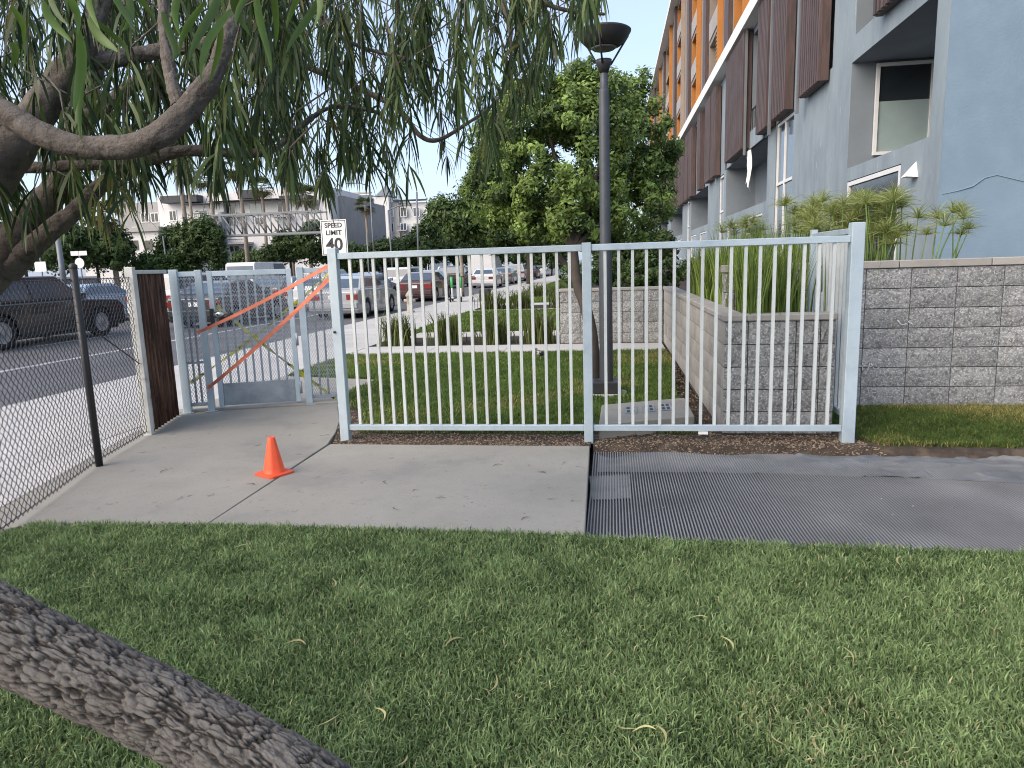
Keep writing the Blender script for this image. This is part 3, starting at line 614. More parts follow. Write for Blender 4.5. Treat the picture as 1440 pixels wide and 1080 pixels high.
# ------------------------------------------------------------------ lamp post
lx, ly = -.07, 8.3; lamp = thing('lamp_post', 'tall grey lamp post with a dark bowl shaped head behind the fence', 'street lamp', (lx, ly, 0))
MB().lathe([(0, -.05), (.24, -.05), (.24, .03), (0, .03)], (lx, ly, 0), 28, sm=False).build('footing', M['sidewalk'], lamp)
MB().box(lx-.16, lx+.16, ly-.16, ly+.16, .031, .17).build('base_cover', M['lampdark'], lamp, bevel=.012)
MB().lathe([(.08, .17), (.078, .6), (.075, 1.6), (.062, 1.72), (.058, 3.40), (.056, 3.43), (.042, 3.44), (.042, 3.62)], (lx, ly, 0), 20).build('pole', M['lampmetal'], lamp)
MB().lathe([(.0, 3.60), (.045, 3.60), (.085, 3.70), (.088, 3.74), (.0, 3.745)], (lx, ly, 0), 20).build('fitter', M['lampdark'], lamp)
for k in range(3):
    a = R(20+120*k); c_, s_ = math.cos(a), math.sin(a)
    MB().tube([(lx+.08*c_, ly+.08*s_, 3.69), (lx+.285*c_, ly+.285*s_, 4.00)], .011, 6).build('arm', M['lampdark'], lamp)
sh = MB().lathe([(0, 3.855), (.10, 3.86), (.19, 3.885), (.255, 3.95), (.297, 4.015), (.30, 4.03), (.285, 4.04), (.1, 4.06), (0, 4.065)], (lx, ly, 0), 36).build('lamp_shade', M['lampdark'], lamp)
MB().lathe([(0, 3.845), (.12, 3.847), (.14, 3.862), (.13, 3.868)], (lx, ly, 0), 28).build('lens', M['lens'], sh)

# ------------------------------------------------------------------ utility slab
z = .13; a, b, c_, d = G(842, 596, z), G(977, 584, z), G(963, 559, z), G(846, 569, z)
vt = thing('concrete_slab', 'low pale concrete slab with three square vent plates behind the fence', 'slab', (a+c_)/2)
MB().prism([a, b, c_, d], -.05, z).build('block', M['concrete'], vt, bevel=.012)
def bil(u, v): return a*(1-u)*(1-v)+b*u*(1-v)+c_*u*v+d*(1-u)*v
for u in (.27, .47, .66):
    MB().prism([bil(u, .35), bil(u+.13, .35), bil(u+.13, .72), bil(u, .72)], z+.002, z+.008).build('vent_plate', M['galvdark'], vt)
    mb = MB()
    for uu in (.02, .075):
        for vv in (.40, .57): mb.prism([bil(u+uu, vv), bil(u+uu+.035, vv), bil(u+uu+.035, vv+.1), bil(u+uu, vv+.1)], z+.0085, z+.011)
    mb.build('vent_hole', M['black'], vt)

# ------------------------------------------------------------------ apartment building on the raised terrace
XF = 5.3; Y0 = 12.72; Y1 = 112
apt = thing('apartment_building', 'long blue grey stucco apartment building with brown shutters and orange upper floors', 'building', (XF, Y0, 0))
def facade(openings, y0, y1, z0, z1, xf, dep, mb, mi=0, mi_in=1):
    us_ = sorted({y0, y1, *[o[0] for o in openings], *[o[1] for o in openings]}); vs_ = sorted({z0, z1, *[o[2] for o in openings], *[o[3] for o in openings]})
    us_ = [u for u in us_ if y0 <= u <= y1]; vs_ = [v for v in vs_ if z0 <= v <= z1]
    for a, b in zip(us_[:-1], us_[1:]):
        for c, d in zip(vs_[:-1], vs_[1:]):
            um, vm = (a+b)/2, (c+d)/2
            if any(o[0] < um < o[1] and o[2] < vm < o[3] for o in openings): continue
            mb.quad((xf, a, c), (xf, a, d), (xf, b, d), (xf, b, c), mi)
    for o in openings:
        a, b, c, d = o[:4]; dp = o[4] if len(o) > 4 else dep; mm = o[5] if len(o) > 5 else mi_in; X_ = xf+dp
        mb.quad((xf, a, c), (X_, a, c), (X_, a, d), (xf, a, d), mm); mb.quad((xf, b, c), (xf, b, d), (X_, b, d), (X_, b, c), mm)
        mb.quad((xf, a, c), (xf, b, c), (X_, b, c), (X_, a, c), mm); mb.quad((xf, a, d), (X_, a, d), (X_, b, d), (xf, b, d), mm)
        mb.quad((X_, a, c), (X_, a, d), (X_, b, d), (X_, b, c), mm)
ops = [(14.35, 17.40, .9, 3.17, .10), (13.22, 17.45, 3.46, 5.72, 1.9), (13.3, 17.3, 6.26, 8.6, .9),
       (22.48, 24.75, 1.5, 5.75, .14), (26.5, 29.0, 5.9, 9.7, 1.2), (26.0, 34.9, 3.45, 5.62, 1.3), (26.6, 29.3, 1.6, 3.1, .12), (31.6, 34.3, 1.6, 3.0, .12),
       (18.9, 21.0, 6.0, 9.6, .3), (35.6, 37.0, 1.5, 5.5, .14), (41.2, 49.6, 3.45, 5.55, 1.3), (41.6, 44.5, 1.6, 3.1, .12), (46.5, 49.4, 1.6, 3.1, .12), (50.6, 52.2, 1.5, 5.5, .14),
       (55.5, 66, 3.45, 5.55, 1.3), (56, 60, 1.6, 3.1, .12), (70, 80, 3.45, 5.55, 1.3), (44, 47, 5.9, 9.7, 1.0), (60, 63, 5.9, 9.7, 1.0), (74, 78, 5.9, 9.7, 1.0)]
mb = MB(); facade(ops, Y0, Y1, .2, 9.92, XF, 1.0, mb)
mb.build('wall', [M['stucco'], M['stuccodark']], apt)
MB().box(XF+.001, 17, Y0-.004, Y0+.2, .2, 9.92).build('end_wall', M['stuccoblue'], apt)
mb = MB(); mb.box(XF-.45, 17.1, Y0+8.5, Y1, 9.93, 10.42); mb.build('floor_band', M['white'], apt)
MB().box(XF+.02, 17, Y0, Y0+8.49, 9.93, 10.3).build('floor_band', M['stucco'], apt)
mb = MB()                                                                     # proud render patch and crack ridge on the end wall
pts = [AY(1325, 273, Y0-.01), AY(1348, 268, Y0-.01), AY(1368, 262, Y0-.01), AY(1385, 250, Y0-.01), AY(1402, 246, Y0-.01), AY(1440, 255, Y0-.01), AY(1480, 268, Y0-.01)]
mb.tube(pts, [.004, .008, .012, .008, .007, .007, .006], 6); mb.build('render_ridge', M['stuccoblue'], apt)
def window(y0, y1, z0, z1, x, fw=.07, pane='glass', mull=(), trans=(), lite=None):
    """framed window whose glass faces -X at depth x"""
    mb = MB(); e = .03
    mb.box(x-.05, x+.02, y0, y0+fw, z0, z1); mb.box(x-.05, x+.02, y1-fw, y1, z0, z1)
    mb.box(x-.05, x+.02, y0+fw, y1-fw, z0, z0+fw); mb.box(x-.05, x+.02, y0+fw, y1-fw, z1-fw, z1)
    for m_ in mull: mb.box(x-.048, x+.018, m_-fw/2, m_+fw/2, z0+fw, z1-fw)
    for t_ in trans: mb.box(x-.046, x+.016, y0+fw, y1-fw, t_-fw/2, t_+fw/2)
    w = MB(); w.v = []; o = bpy.data.objects.new('window', None); col.objects.link(o); o.parent = apt; o.location = Vector((x, y0, z0)) - wloc(apt)
    mb.build('window_frame', M['frame'], o)
    MB().box(x+.0, x+.012, y0+fw*.5, y1-fw*.5, z0+fw*.5, z1-fw*.5).build('pane', M[pane], o)
    if lite: MB().box(x-.012, x-.004, y0+fw, y1-fw, z0+fw, lite).build('pale_lower_pane', M['glasslight'], o)
    return o
window(14.37, 17.38, .92, 3.15, XF+.05, .09)
# window in the camera-facing end of the deep first-floor recess
rw = bpy.data.objects.new('window', None); col.objects.link(rw); rw.parent = apt; rw.location = Vector((XF+.5, 17.4, 3.9)) - wloc(apt)
mb = MB(); xa, xb, za, zb_, yy, fw = XF+.50, XF+1.70, 3.72, 5.66, 17.40, .07
mb.box(xa, xa+fw, yy-.05, yy+.02, za, zb_); mb.box(xb-fw, xb, yy-.05, yy+.02, za, zb_); mb.box(xa+fw, xb-fw, yy-.05, yy+.02, za, za+fw); mb.box(xa+fw, xb-fw, yy-.05, yy+.02, zb_-fw, zb_)
mb.build('window_frame', M['frame'], rw)
MB().box(xa+.03, xb-.03, yy-.004, yy+.01, za+.03, zb_-.03).build('pane', M['glass'], rw)
MB().box(xa+fw+.001, xb-fw-.001, yy-.014, yy-.006, za+fw, 4.86).build('pale_lower_pane', M['glasslight'], rw)  # paler plate over the lower part of the pane
window(22.50, 24.73, 1.5, 5.73, XF+.08, .09, 'glassblue', mull=(23.7,), trans=(3.85,))
window(26.62, 29.28, 1.6, 3.09, XF+.06); window(31.62, 34.28, 1.6, 2.98, XF+.06)
window(35.62, 36.98, 1.5, 5.48, XF+.08, .1, 'glassblue', trans=(3.8,)); window(50.62, 52.18, 1.5, 5.48, XF+.08, .1, 'glassblue', trans=(3.8,))
window(41.62, 44.48, 1.6, 3.08, XF+.06); window(46.52, 49.38, 1.6, 3.08, XF+.06); window(56.02, 59.98, 1.6, 3.08, XF+.06)
for a, b in ((30.2, 31.6), (45, 46.6), (60, 62)): window(a, b, 3.5, 5.58, XF+1.24, .08)
window(13.35, 17.25, 6.3, 8.58, XF+.85, .09); window(44.1, 46.9, 5.95, 9.6, XF+.95, .09); window(26.6, 28.9, 5.95, 9.6, XF+1.15, .09)
def shutter(y0, y1, z0, z1, out=.22, pitch=.19, m='shutter'):
    o = bpy.data.objects.new('shutter', None); col.objects.link(o); o.parent = apt; o.location = Vector((XF, y0, z0)) - wloc(apt)
    MB().box(XF-out+.03, XF-.04, y0, y1, z0, z1).build('backing', M[m], o)
    n = max(3, int((y1-y0)/pitch)); p = (y1-y0)/n
    me = MB().box(-out-.035, -out+.029, -p*.30, p*.30, z0+.01, z1-.01).mesh('slat', M[m])
    for k in range(n): inst('slat', me, o, (XF, y0+p*(k+.5), 0))
    return o
shutter(19.05, 21.0, 5.75, 9.9, .25); shutter(22.5, 24.4, 5.78, 9.9, .25); shutter(24.8, 26.5, 5.72, 9.9, .3); shutter(29.0, 33.25, 5.66, 9.86, .32, .22)
for a, b in ((36.6, 38.1), (38.5, 40.5)): shutter(a, b, 5.55, 9.7, .28, .25)
for a, b in ((42.6, 44.0), (47.0, 48.9), (49.2, 51.2), (51.7, 54), (54.3, 56.4), (57.4, 60), (63.2, 66), (66.5, 69.5), (70, 73.5), (78.4, 82), (83, 88), (89, 95)): shutter(a, b, 5.5, 9.7, .28, .4)
shutter(13.6, 15.6, 6.1, 9.9, .2)
# balcony parapets, posts, laundry
MB().box(XF-.06, XF+.05, 26.5, 29.0, 5.62, 6.25).build('parapet', M['stucco'], apt)
for y in (21.12, 24.6, 28.95, 33.4): MB().box(XF-.30, XF-.22, y-.05, y+.05, 5.4, 9.9).build('post', M['steel'], apt)
for y in (26.8, 27.3, 27.8, 28.3, 28.8): MB().box(XF-.02, XF+.0, y-.015, y+.015, 6.25, 7.0).build('baluster', M['black'], apt)
MB().box(XF-.03, XF+.01, 26.55, 28.95, 7.0, 7.05).build('hand_rail', M['black'], apt)
# upper floors
uo = []; 
bays = [(24.5, 27.5), (31.2, 34.6), (38.2, 42.6), (47.0, 51.6), (57, 62.5), (68, 75), (82, 90), (97, 104)]
for a, b in bays:
    for z_ in (10.6, 13.4, 16.2, 19.0): uo.append((a, b, z_, z_+2.45, 1.0, 1 if int(a) % 2 == 1 or a < 33 else 0))
mb = MB(); facade(uo, Y0+8.5, Y1, 10.43, 21.8, XF+.15, 1.0, mb)
mb.quad((XF+.15, Y0+8.5, 10.43), (17, Y0+8.5, 10.43), (17, Y0+8.5, 21.8), (XF+.15, Y0+8.5, 21.8)); mb.build('upper_wall', [M['tan'], M['orangewall']], apt)
MB().box(XF-.5, 17.2, Y0+8.3, Y1, 21.81, 22.2).build('roof_edge', M['white'], apt)
MB().box(17.01, 17.1, Y0, Y1, 0, 21.8).build('back_wall', M['stucco'], apt)
for i_, (a, b) in enumerate(bays):
    for j, z_ in enumerate((10.6, 13.4, 16.2, 19.0)):
        x = XF+1.1
        if a > 60 and j > 2: continue
        MB().box(x, x+.02, a+.4, b-.5, z_+.1, z_+2.3).build('window', M['glass'], apt)
        MB().box(XF+.10, XF+.145, a, b, z_-.1, z_+.85).build('balcony_front', M['greywall'], apt)
        if (i_+j) % 2 == 0:
            s_ = bpy.data.objects.new('louvre_screen', None); col.objects.link(s_); s_.parent = apt; s_.location = Vector((XF, a, z_)) - wloc(apt)
            me = MB().box(XF+.02, XF+.12, -.55, .55, -.035, .035).mesh('slat', M['tan'])
            for k in range(12): inst('slat', me, s_, (0, a+.6, z_+.15+k*.19))
for a, b in zip([x[1] for x in bays[:-1]], [x[0] for x in bays[1:]]):
    MB().box(XF-.12, XF+.14, b-.5, b-.3, 10.43, 21.8).build('fin', M['orangewall'] if int(b) % 3 else M['tan'], apt); MB().box(XF-.05, XF+.14, a+.3, a+1.5, 10.43, 21.8).build('panel', M['shutter'], apt)
vn = MB(); q = AX(1288, 240, XF); vn.add([(XF-.002, q[1]-.12, q[2]-.12), (XF-.002, q[1]+.12, q[2]-.12), (XF-.002, q[1], q[2]+.16), (XF-.2, q[1]-.12, q[2]-.1), (XF-.2, q[1]+.12, q[2]-.1)], [(0, 2, 1), (0, 1, 4, 3), (0, 3, 2), (1, 2, 4), (3, 4, 2)]); vn.build('vent_hood', M['white'], apt)
q = AX(1055, 240, XF-.05); lb = MB(); n = 10; vs = []; fs = []
for k in range(n+1):
    for j in range(5): vs.append((XF-.1+.06*math.sin(k*1.3+j), q[1]-.3+.6*k/n, 5.55-j*.32-.25*math.sin(k*.6)*(j/4)))
for k in range(n):
    for j in range(4): fs.append((k*5+j, k*5+5+j, k*5+6+j, k*5+1+j))
tag(lb.add(vs, fs, sm=True).build('hanging_towel', M['white']), 'white towel hanging below a brown shutter on the apartment building', 'towel')

# ------------------------------------------------------------------ foliage helpers
def leaf_cloud(C, N_, size, tints, seed, aspect=.5, up=.35):
    """diamond leaves at C (n,3) with rough outward normals N_; returns V,F,T"""
    r = np.random.default_rng(seed); n = len(C)
    nn = N_ + r.normal(0, .6, (n, 3)) + np.array([0, 0, up]); nn /= np.linalg.norm(nn, axis=1)[:, None]
    t = np.cross(nn, r.normal(0, 1, (n, 3))); t /= np.linalg.norm(t, axis=1)[:, None]; b = np.cross(nn, t)
    s = size*r.uniform(.6, 1.35, (n, 1)); a = t*s; w = b*s*aspect
    V = np.stack([C-a, C+w*.9+nn*s*.12, C+a, C-w*.9+nn*s*.12], 1).reshape(-1, 3)
    k = (np.arange(n)*4)[:, None]; F = (k + np.array([[0, 1, 2, 3]])).reshape(-1, 4)
    return V, F, np.repeat(tints, 4, 0)
def crown(name, parent, lobes, nclump, per, rad, size, c0, c1, seed, m='leaf', flat=1.):
    """lobes: (x,y,z,rx,ry,rz). clumps spread over and inside the lobes, leaves over each clump"""
    r = np.random.default_rng(seed); Cs = []; Ns = []; Ts = []
    wts = np.array([l[3]*l[5] for l in lobes]); cnt = (nclump*wts/wts.sum()).astype(int)+1
    for l, n in zip(lobes, cnt):
        d = r.normal(0, 1, (n, 3)); d /= np.linalg.norm(d, axis=1)[:, None]; rr = r.uniform(.45, 1.06, (n, 1))**.6
        cc = np.array(l[:3]) + d*rr*np.array(l[3:]); br = r.uniform(0, 1, (n, 1))
        e = r.normal(0, 1, (n, per, 3)); e /= np.linalg.norm(e, axis=2)[..., None]
        P = cc[:, None] + e*(rad*r.uniform(.6, 1.3, (n, 1, 1)))*r.uniform(.35, 1, (n, per, 1))*np.array([1, 1, flat])
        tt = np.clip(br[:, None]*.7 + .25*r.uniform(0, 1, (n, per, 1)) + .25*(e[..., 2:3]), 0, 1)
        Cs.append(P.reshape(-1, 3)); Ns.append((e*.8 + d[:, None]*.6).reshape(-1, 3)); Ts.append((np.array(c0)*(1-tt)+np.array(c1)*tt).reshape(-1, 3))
    V, F, T = leaf_cloud(np.concatenate(Cs), np.concatenate(Ns), size, np.concatenate(Ts), seed+1)
    return np_mesh(name, V, F, M[m], parent, T)
def limb(mb, pts, r0, r1, n=8):
    P = [np.array(p, float) for p in pts]; out = []
    for i in range(len(P)-1):
        p0, p1, p2, p3 = P[max(i-1, 0)], P[i], P[i+1], P[min(i+2, len(P)-1)]
        for t in np.linspace(0, 1, 5)[:-1]: out.append(.5*((2*p1)+(p2-p0)*t+(2*p0-5*p1+4*p2-p3)*t*t+(3*p1-p0-3*p2+p3)*t**3))
    out.append(P[-1]); m_ = len(out); mb.tube(out, [r0+(r1-r0)*k/(m_-1) for k in range(m_)], n)

DK, LT = (.026,.055,.015), (.12,.19,.045)
# main broadleaf tree beside the lamp post
tb = np.array([-.24, 8.95, 0]); tree = thing('broadleaf_tree', 'dense dark green broadleaf tree with leaning trunk behind the lamp post', 'tree', tb)
mb = MB(); limb(mb, [tb+[0,0,-.1], tb+[-.01,.05,.55], tb+[-.1,.2,1.0], AY(812, 400, 9.4), AY(806, 350, 9.6), AY(800, 290, 9.9)], .085, .055, 10)
for px, py, Y_ in ((700, 220, 10.2), (760, 150, 10.2), (860, 120, 10.4), (900, 220, 10.4), (830, 200, 10.9)):
    limb(mb, [AY(806, 350, 9.6), AY((806+px)/2+8, (350+py)/2+10, 10), AY(px, py, Y_)], .05, .015, 6)
mb.build('trunk', M['trunk'], tree)
def L(px, py, Y_, rx, rz, ry=None): q = AY(px, py, Y_); k = Y_/FPX; return (q[0], q[1], q[2], rx*k, ry or rx*k*.9, rz*k)
lobes = [L(790, 215, 10.3, 120, 105), L(730, 265, 10.2, 75, 60), L(835, 150, 10.4, 72, 55), L(885, 205, 10.6, 58, 70), L(880, 290, 10.4, 66, 50), L(790, 300, 10.0, 95, 45), L(770, 150, 10.5, 65, 50), L(920, 250, 10.8, 26, 30), L(700, 205, 10.6, 35, 50), L(893, 130, 10.7, 24, 28), L(935, 215, 10.8, 18, 16), L(826, 335, 10.3, 46, 22)]
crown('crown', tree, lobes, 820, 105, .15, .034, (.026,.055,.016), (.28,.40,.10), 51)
t2 = thing('broadleaf_tree', 'darker round broadleaf tree beyond the planted beds to the left of the main crown', 'tree', AY(705, 440, 19))
t2b = AY(815, 372, 19); t2b[2] = .85
mb = MB(); limb(mb, [t2b+[0,0,-.1], t2b+[-.4,0,.7], AY(745, 330, 19), AY(690, 312, 19)], .1, .04); mb.build('trunk', M['trunk'], t2)
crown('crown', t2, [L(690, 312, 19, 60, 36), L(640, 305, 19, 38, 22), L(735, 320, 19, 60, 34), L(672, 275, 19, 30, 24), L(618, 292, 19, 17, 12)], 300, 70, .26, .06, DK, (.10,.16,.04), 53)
# hedge on the garden wall
hd = thing('hedge', 'clipped green hedge on top of the low garden wall', 'hedge', (.2, 14.3, 1.0))
X_ = np.linspace(-.9, 4.8, 40); lob = [(x, 14.35+.1*math.sin(x*5), 1.28, .22, .3, .3) for x in X_]
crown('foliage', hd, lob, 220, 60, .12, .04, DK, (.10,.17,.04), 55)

# ------------------------------------------------------------------ planter plants
def blades(P, h, w, lean, droop, seed, c0, c1, z0):
    """arching strap leaves, 4 segments"""
    r = np.random.default_rng(seed); n = len(P); a = r.uniform(0, 2*np.pi, n); hh = h*r.uniform(.6, 1.15, n); ln = lean*hh*r.uniform(.1, 1.2, n)
    D = np.stack([np.cos(a), np.sin(a), np.zeros(n)], 1); W = np.stack([-np.sin(a+.5), np.cos(a+.5), np.zeros(n)], 1)*(w/2*r.uniform(.7, 1.3, n))[:, None]
    Vs = []
    for t, ww in ((0, 1), (.35, .95), (.7, .7), (1, .12)):
        c = np.stack([P[:, 0], P[:, 1], np.broadcast_to(z0, n)], 1) + D*(ln*t**1.8)[:, None] + np.array([0, 0, 1.])*(hh*(t - droop*t**3))[:, None]
        Vs += [c-W*ww, c+W*ww]
    V = np.stack(Vs, 1).reshape(-1, 3); k = (np.arange(n)*8)[:, None]
    F = np.concatenate([k+[0, 1, 3, 2], k+[2, 3, 5, 4], k+[4, 5, 7, 6]], 1).reshape(-1, 4); t = r.uniform(0, 1, (n, 1))
    return V, F, np.repeat(np.array(c0)*(1-t)+np.array(c1)*t, 8, 0)
def tuft(name, label, cat, x, y, n, rad, h, w, lean, droop, seed, c0, c1, z0, group=None):
    r = np.random.default_rng(seed); P = np.stack([x+r.normal(0, rad, n), y+r.normal(0, rad, n)], 1)
    if name == 'reed_clump': P[:, 0] = np.maximum(P[:, 0], 1.17 + r.uniform(0, .1, n))
    t = thing(name, label, cat, (x, y, z0), group); np_mesh('leaves', *blades(P, h, w, lean, droop, seed, c0, c1, z0)[:2], M['leaf'], t, blades(P, h, w, lean, droop, seed, c0, c1, z0)[2]); return t
RC = ((.055,.10,.018), (.25,.34,.07))
reeds = [(1.25, 6.75, .85, 'nearest clump of tall green reeds at the front corner of the planter'), (1.55, 7.15, .95, 'bushy clump of tall green reeds behind the front corner of the planter'), (1.28, 7.9, .9, 'third clump of tall green reeds back along the planter'),
         (1.55, 8.7, 1.0, 'fourth clump of tall green reeds back along the planter'), (1.3, 9.8, .9, 'fifth clump of tall green reeds back along the planter'), (1.5, 11.2, .9, 'farthest clump of tall green reeds in the planter')]
for k, (x, y, h, lb_) in enumerate(reeds):
    tuft('reed_clump', lb_, 'reeds', x, y, 420, .16, h, .012, .22, .1, 60+k, *RC, .88, 'reed clumps in the planter')
def papyrus(label, x, y, heads, seed, z0=1.2, group='papyrus plants above the block wall'):
    """heads: list of (hx,hy,hz,radius)"""
    r = np.random.default_rng(seed); t = thing('papyrus_plant', label, 'papyrus', (x, y, z0), group)
    for (hx, hy, hz, rr) in heads:
        b = np.array([x+(hx-x)*.35+r.normal(0, .04), y+(hy-y)*.4+r.normal(0, .04), z0-.05]); h = np.array([hx, hy, hz])
        mb = MB(); mb.tube([b, (b+h)/2+np.array([0, 0, .03])+(h-b)*np.array([-.08, -.08, 0]), h], [.008, .007, .005], 5); mb.build('stem', M['reedstem'], t)
        n = 84; a = r.uniform(0, 2*np.pi, n); el = r.uniform(.05, 1.5, n); l = rr*r.uniform(.7, 1.3, n)
        D = np.stack([np.cos(a)*np.cos(el), np.sin(a)*np.cos(el), np.sin(el)], 1); W = np.cross(D, r.normal(0, 1, (n, 3))); W /= np.linalg.norm(W, axis=1)[:, None]; W *= .0026
        p1 = h + D*(l*.55)[:, None]; p2 = h + D*l[:, None] + np.array([np.cos(a)*.18, np.sin(a)*.18, -.3*r.uniform(.2, 1.6, n)]).T*(l*.8)[:, None]
        V = np.stack([h-W, h+W, p1-W, p1+W, p2-W*.4, p2+W*.4], 1).reshape(-1, 3); k = (np.arange(n)*6)[:, None]
        tt = r.uniform(0, 1, (n, 1)); np_mesh('flower_head', V, np.concatenate([k+[0, 1, 3, 2], k+[2, 3, 5, 4]], 1).reshape(-1, 4), M['leaf'], t, np.repeat(np.array((.14,.19,.05))*(1-tt)+np.array((.42,.46,.17))*tt, 6, 0))
    return t
M['reedstem'] = mat('reedstem', (.13,.20,.05), .6, .2, 6)
def H_(px, py, Y_, rr=.15): q = AY(px, py, Y_); return (q[0], q[1], q[2], rr)
papyrus('rightmost papyrus plant leaning over the block wall with open umbrella heads', AY(1335, 350, 8.1)[0], 8.1, [H_(1355, 308, 8.0, .17), H_(1340, 300, 8.2, .17), H_(1363, 322, 8.0, .13), H_(1352, 330, 8.1, .12)], 71)
papyrus('papyrus plant with tall leaning heads second from the right above the block wall', AY(1312, 350, 8.0)[0], 8.0, [H_(1328, 318, 7.95, .17), H_(1318, 308, 8.2, .17), H_(1350, 298, 8.1, .15)], 72)
papyrus('slim papyrus plant with one flat umbrella head above the block wall', AY(1290, 350, 8.1)[0], 8.1, [H_(1291, 307, 8.1, .17), H_(1303, 330, 8.0, .11)], 73)
papyrus('short papyrus plant beside the white window frame above the block wall', AY(1268, 350, 8.1)[0], 8.1, [H_(1268, 292, 8.3, .15), H_(1276, 325, 8.0, .13), H_(1262, 335, 8.0, .13)], 74)
r_ = np.random.default_rng(75)
def many(x0, x1, y0, y1, Y_, n, rr=.15): return [H_(r_.uniform(x0, x1), r_.uniform(y0, y1), Y_+r_.uniform(-.3, .4), rr*r_.uniform(.8, 1.2)) for _ in range(n)]
papyrus('dense papyrus thicket right of the fence corner above the block wall', AY(1232, 350, 8.2)[0], 8.2, many(1206, 1264, 280, 345, 8.2, 34, .17), 76)
papyrus('dense papyrus thicket behind the fence corner post', AY(1180, 350, 8.6)[0], 8.6, many(1140, 1212, 280, 340, 8.6, 34, .17), 77)
papyrus('papyrus thicket with pale heads behind the top rail of the fence', AY(1125, 350, 9.2)[0], 9.2, many(1100, 1150, 286, 345, 9.2, 22, .17), 78, 1.0)
papyrus('low far papyrus plants at the left end of the planter', AY(1035, 350, 13)[0], 13, many(1005, 1075, 312, 345, 13, 14, .2), 79, .9)
tuft('reed_clump', 'reeds filling the gap under the papyrus heads on the terrace', 'reeds', 2.3, 8.6, 500, .3, .7, .012, .25, .1, 80, *RC, 1.15, 'reed clumps in the planter')

# strap leaved tufts in the beds up the street
TC = ((.035,.055,.014), (.17,.20,.06)); rows = ['leftmost', 'second from the left', 'third from the left', 'rightmost']
for k, x in enumerate((-4.42, -3.38, -2.38, -1.45)): tuft('strap_leaf_tuft', f'{rows[k]} of the four grassy tufts in the bed behind the cross path', 'plant', x, 14.1, 260, .14, .72, .022, .45, .15, 90+k, *TC, -.02, 'tufts in the near bed')
for k, x in enumerate((-4.35, -3.3, -1.75)): tuft('strap_leaf_tuft', f'{("leftmost", "middle", "rightmost")[k]} of the three grassy tufts in the second bed up the street', 'plant', x, 25.6, 200, .2, .75, .03, .5, .15, 95+k, *TC, -.02, 'tufts in the second bed')
for k, (x, y) in enumerate(((-3.6, 34.0), (-2.0, 31.5))): tuft('strap_leaf_tuft', f'{("farther", "nearer")[k]} of the two round dark tufts in the far beds', 'plant', x, y, 240, .32, .8, .04, .6, .2, 98+k, *TC, -.02, 'tufts in the far beds')

# ------------------------------------------------------------------ vehicles
RZ = -.128
def paintmat(name, c, rough=.28): return mat('paint_'+name, c, rough, .04, 2, spec=.6, coat=.6, rnd=0)
SPEC = {
 'sedan': dict(L=4.7, W=1.82, low=[(0,.30),(0,.92),(.12,1.0),(.9,1.03),(3.3,.98),(4.35,.84),(4.66,.66),(4.7,.32)], gh=[(.45,1.01),(1.05,1.40),(1.5,1.46),(2.45,1.46),(3.45,.97)], wh=(.95,3.8), r=.33),
 'suv': dict(L=4.8, W=1.9, low=[(0,.38),(0,1.05),(.06,1.12),(3.5,1.1),(4.5,1.02),(4.76,.82),(4.8,.4)], gh=[(.06,1.11),(.32,1.68),(.6,1.74),(2.75,1.74),(3.55,1.09)], wh=(.95,3.85), r=.37),
 'bigsuv': dict(L=5.5, W=2.02, low=[(0,.42),(0,1.08),(.06,1.12),(4.0,1.12),(5.25,1.06),(5.46,.9),(5.5,.45)], gh=[(.08,1.11),(.35,1.70),(.7,1.76),(3.2,1.76),(4.0,1.11)], wh=(1.05,4.45), r=.42),
 'van': dict(L=5.6, W=2.0, low=[(0,.4),(0,1.2),(4.6,1.2),(5.4,1.0),(5.6,.8),(5.6,.4)], gh=[(.02,1.19),(.1,2.2),(.3,2.3),(3.8,2.3),(4.7,1.19)], wh=(1.0,4.6), r=.36),
 'truck': dict(L=7.0, W=2.3, low=[(0,.5),(0,.95),(5.0,.95),(6.9,1.1),(7.0,.9),(7.0,.5)], gh=[(.0,.94),(.02,3.2),(4.9,3.2),(4.95,2.3),(5.9,2.2),(6.6,1.05)], wh=(1.3,5.9), r=.45)}
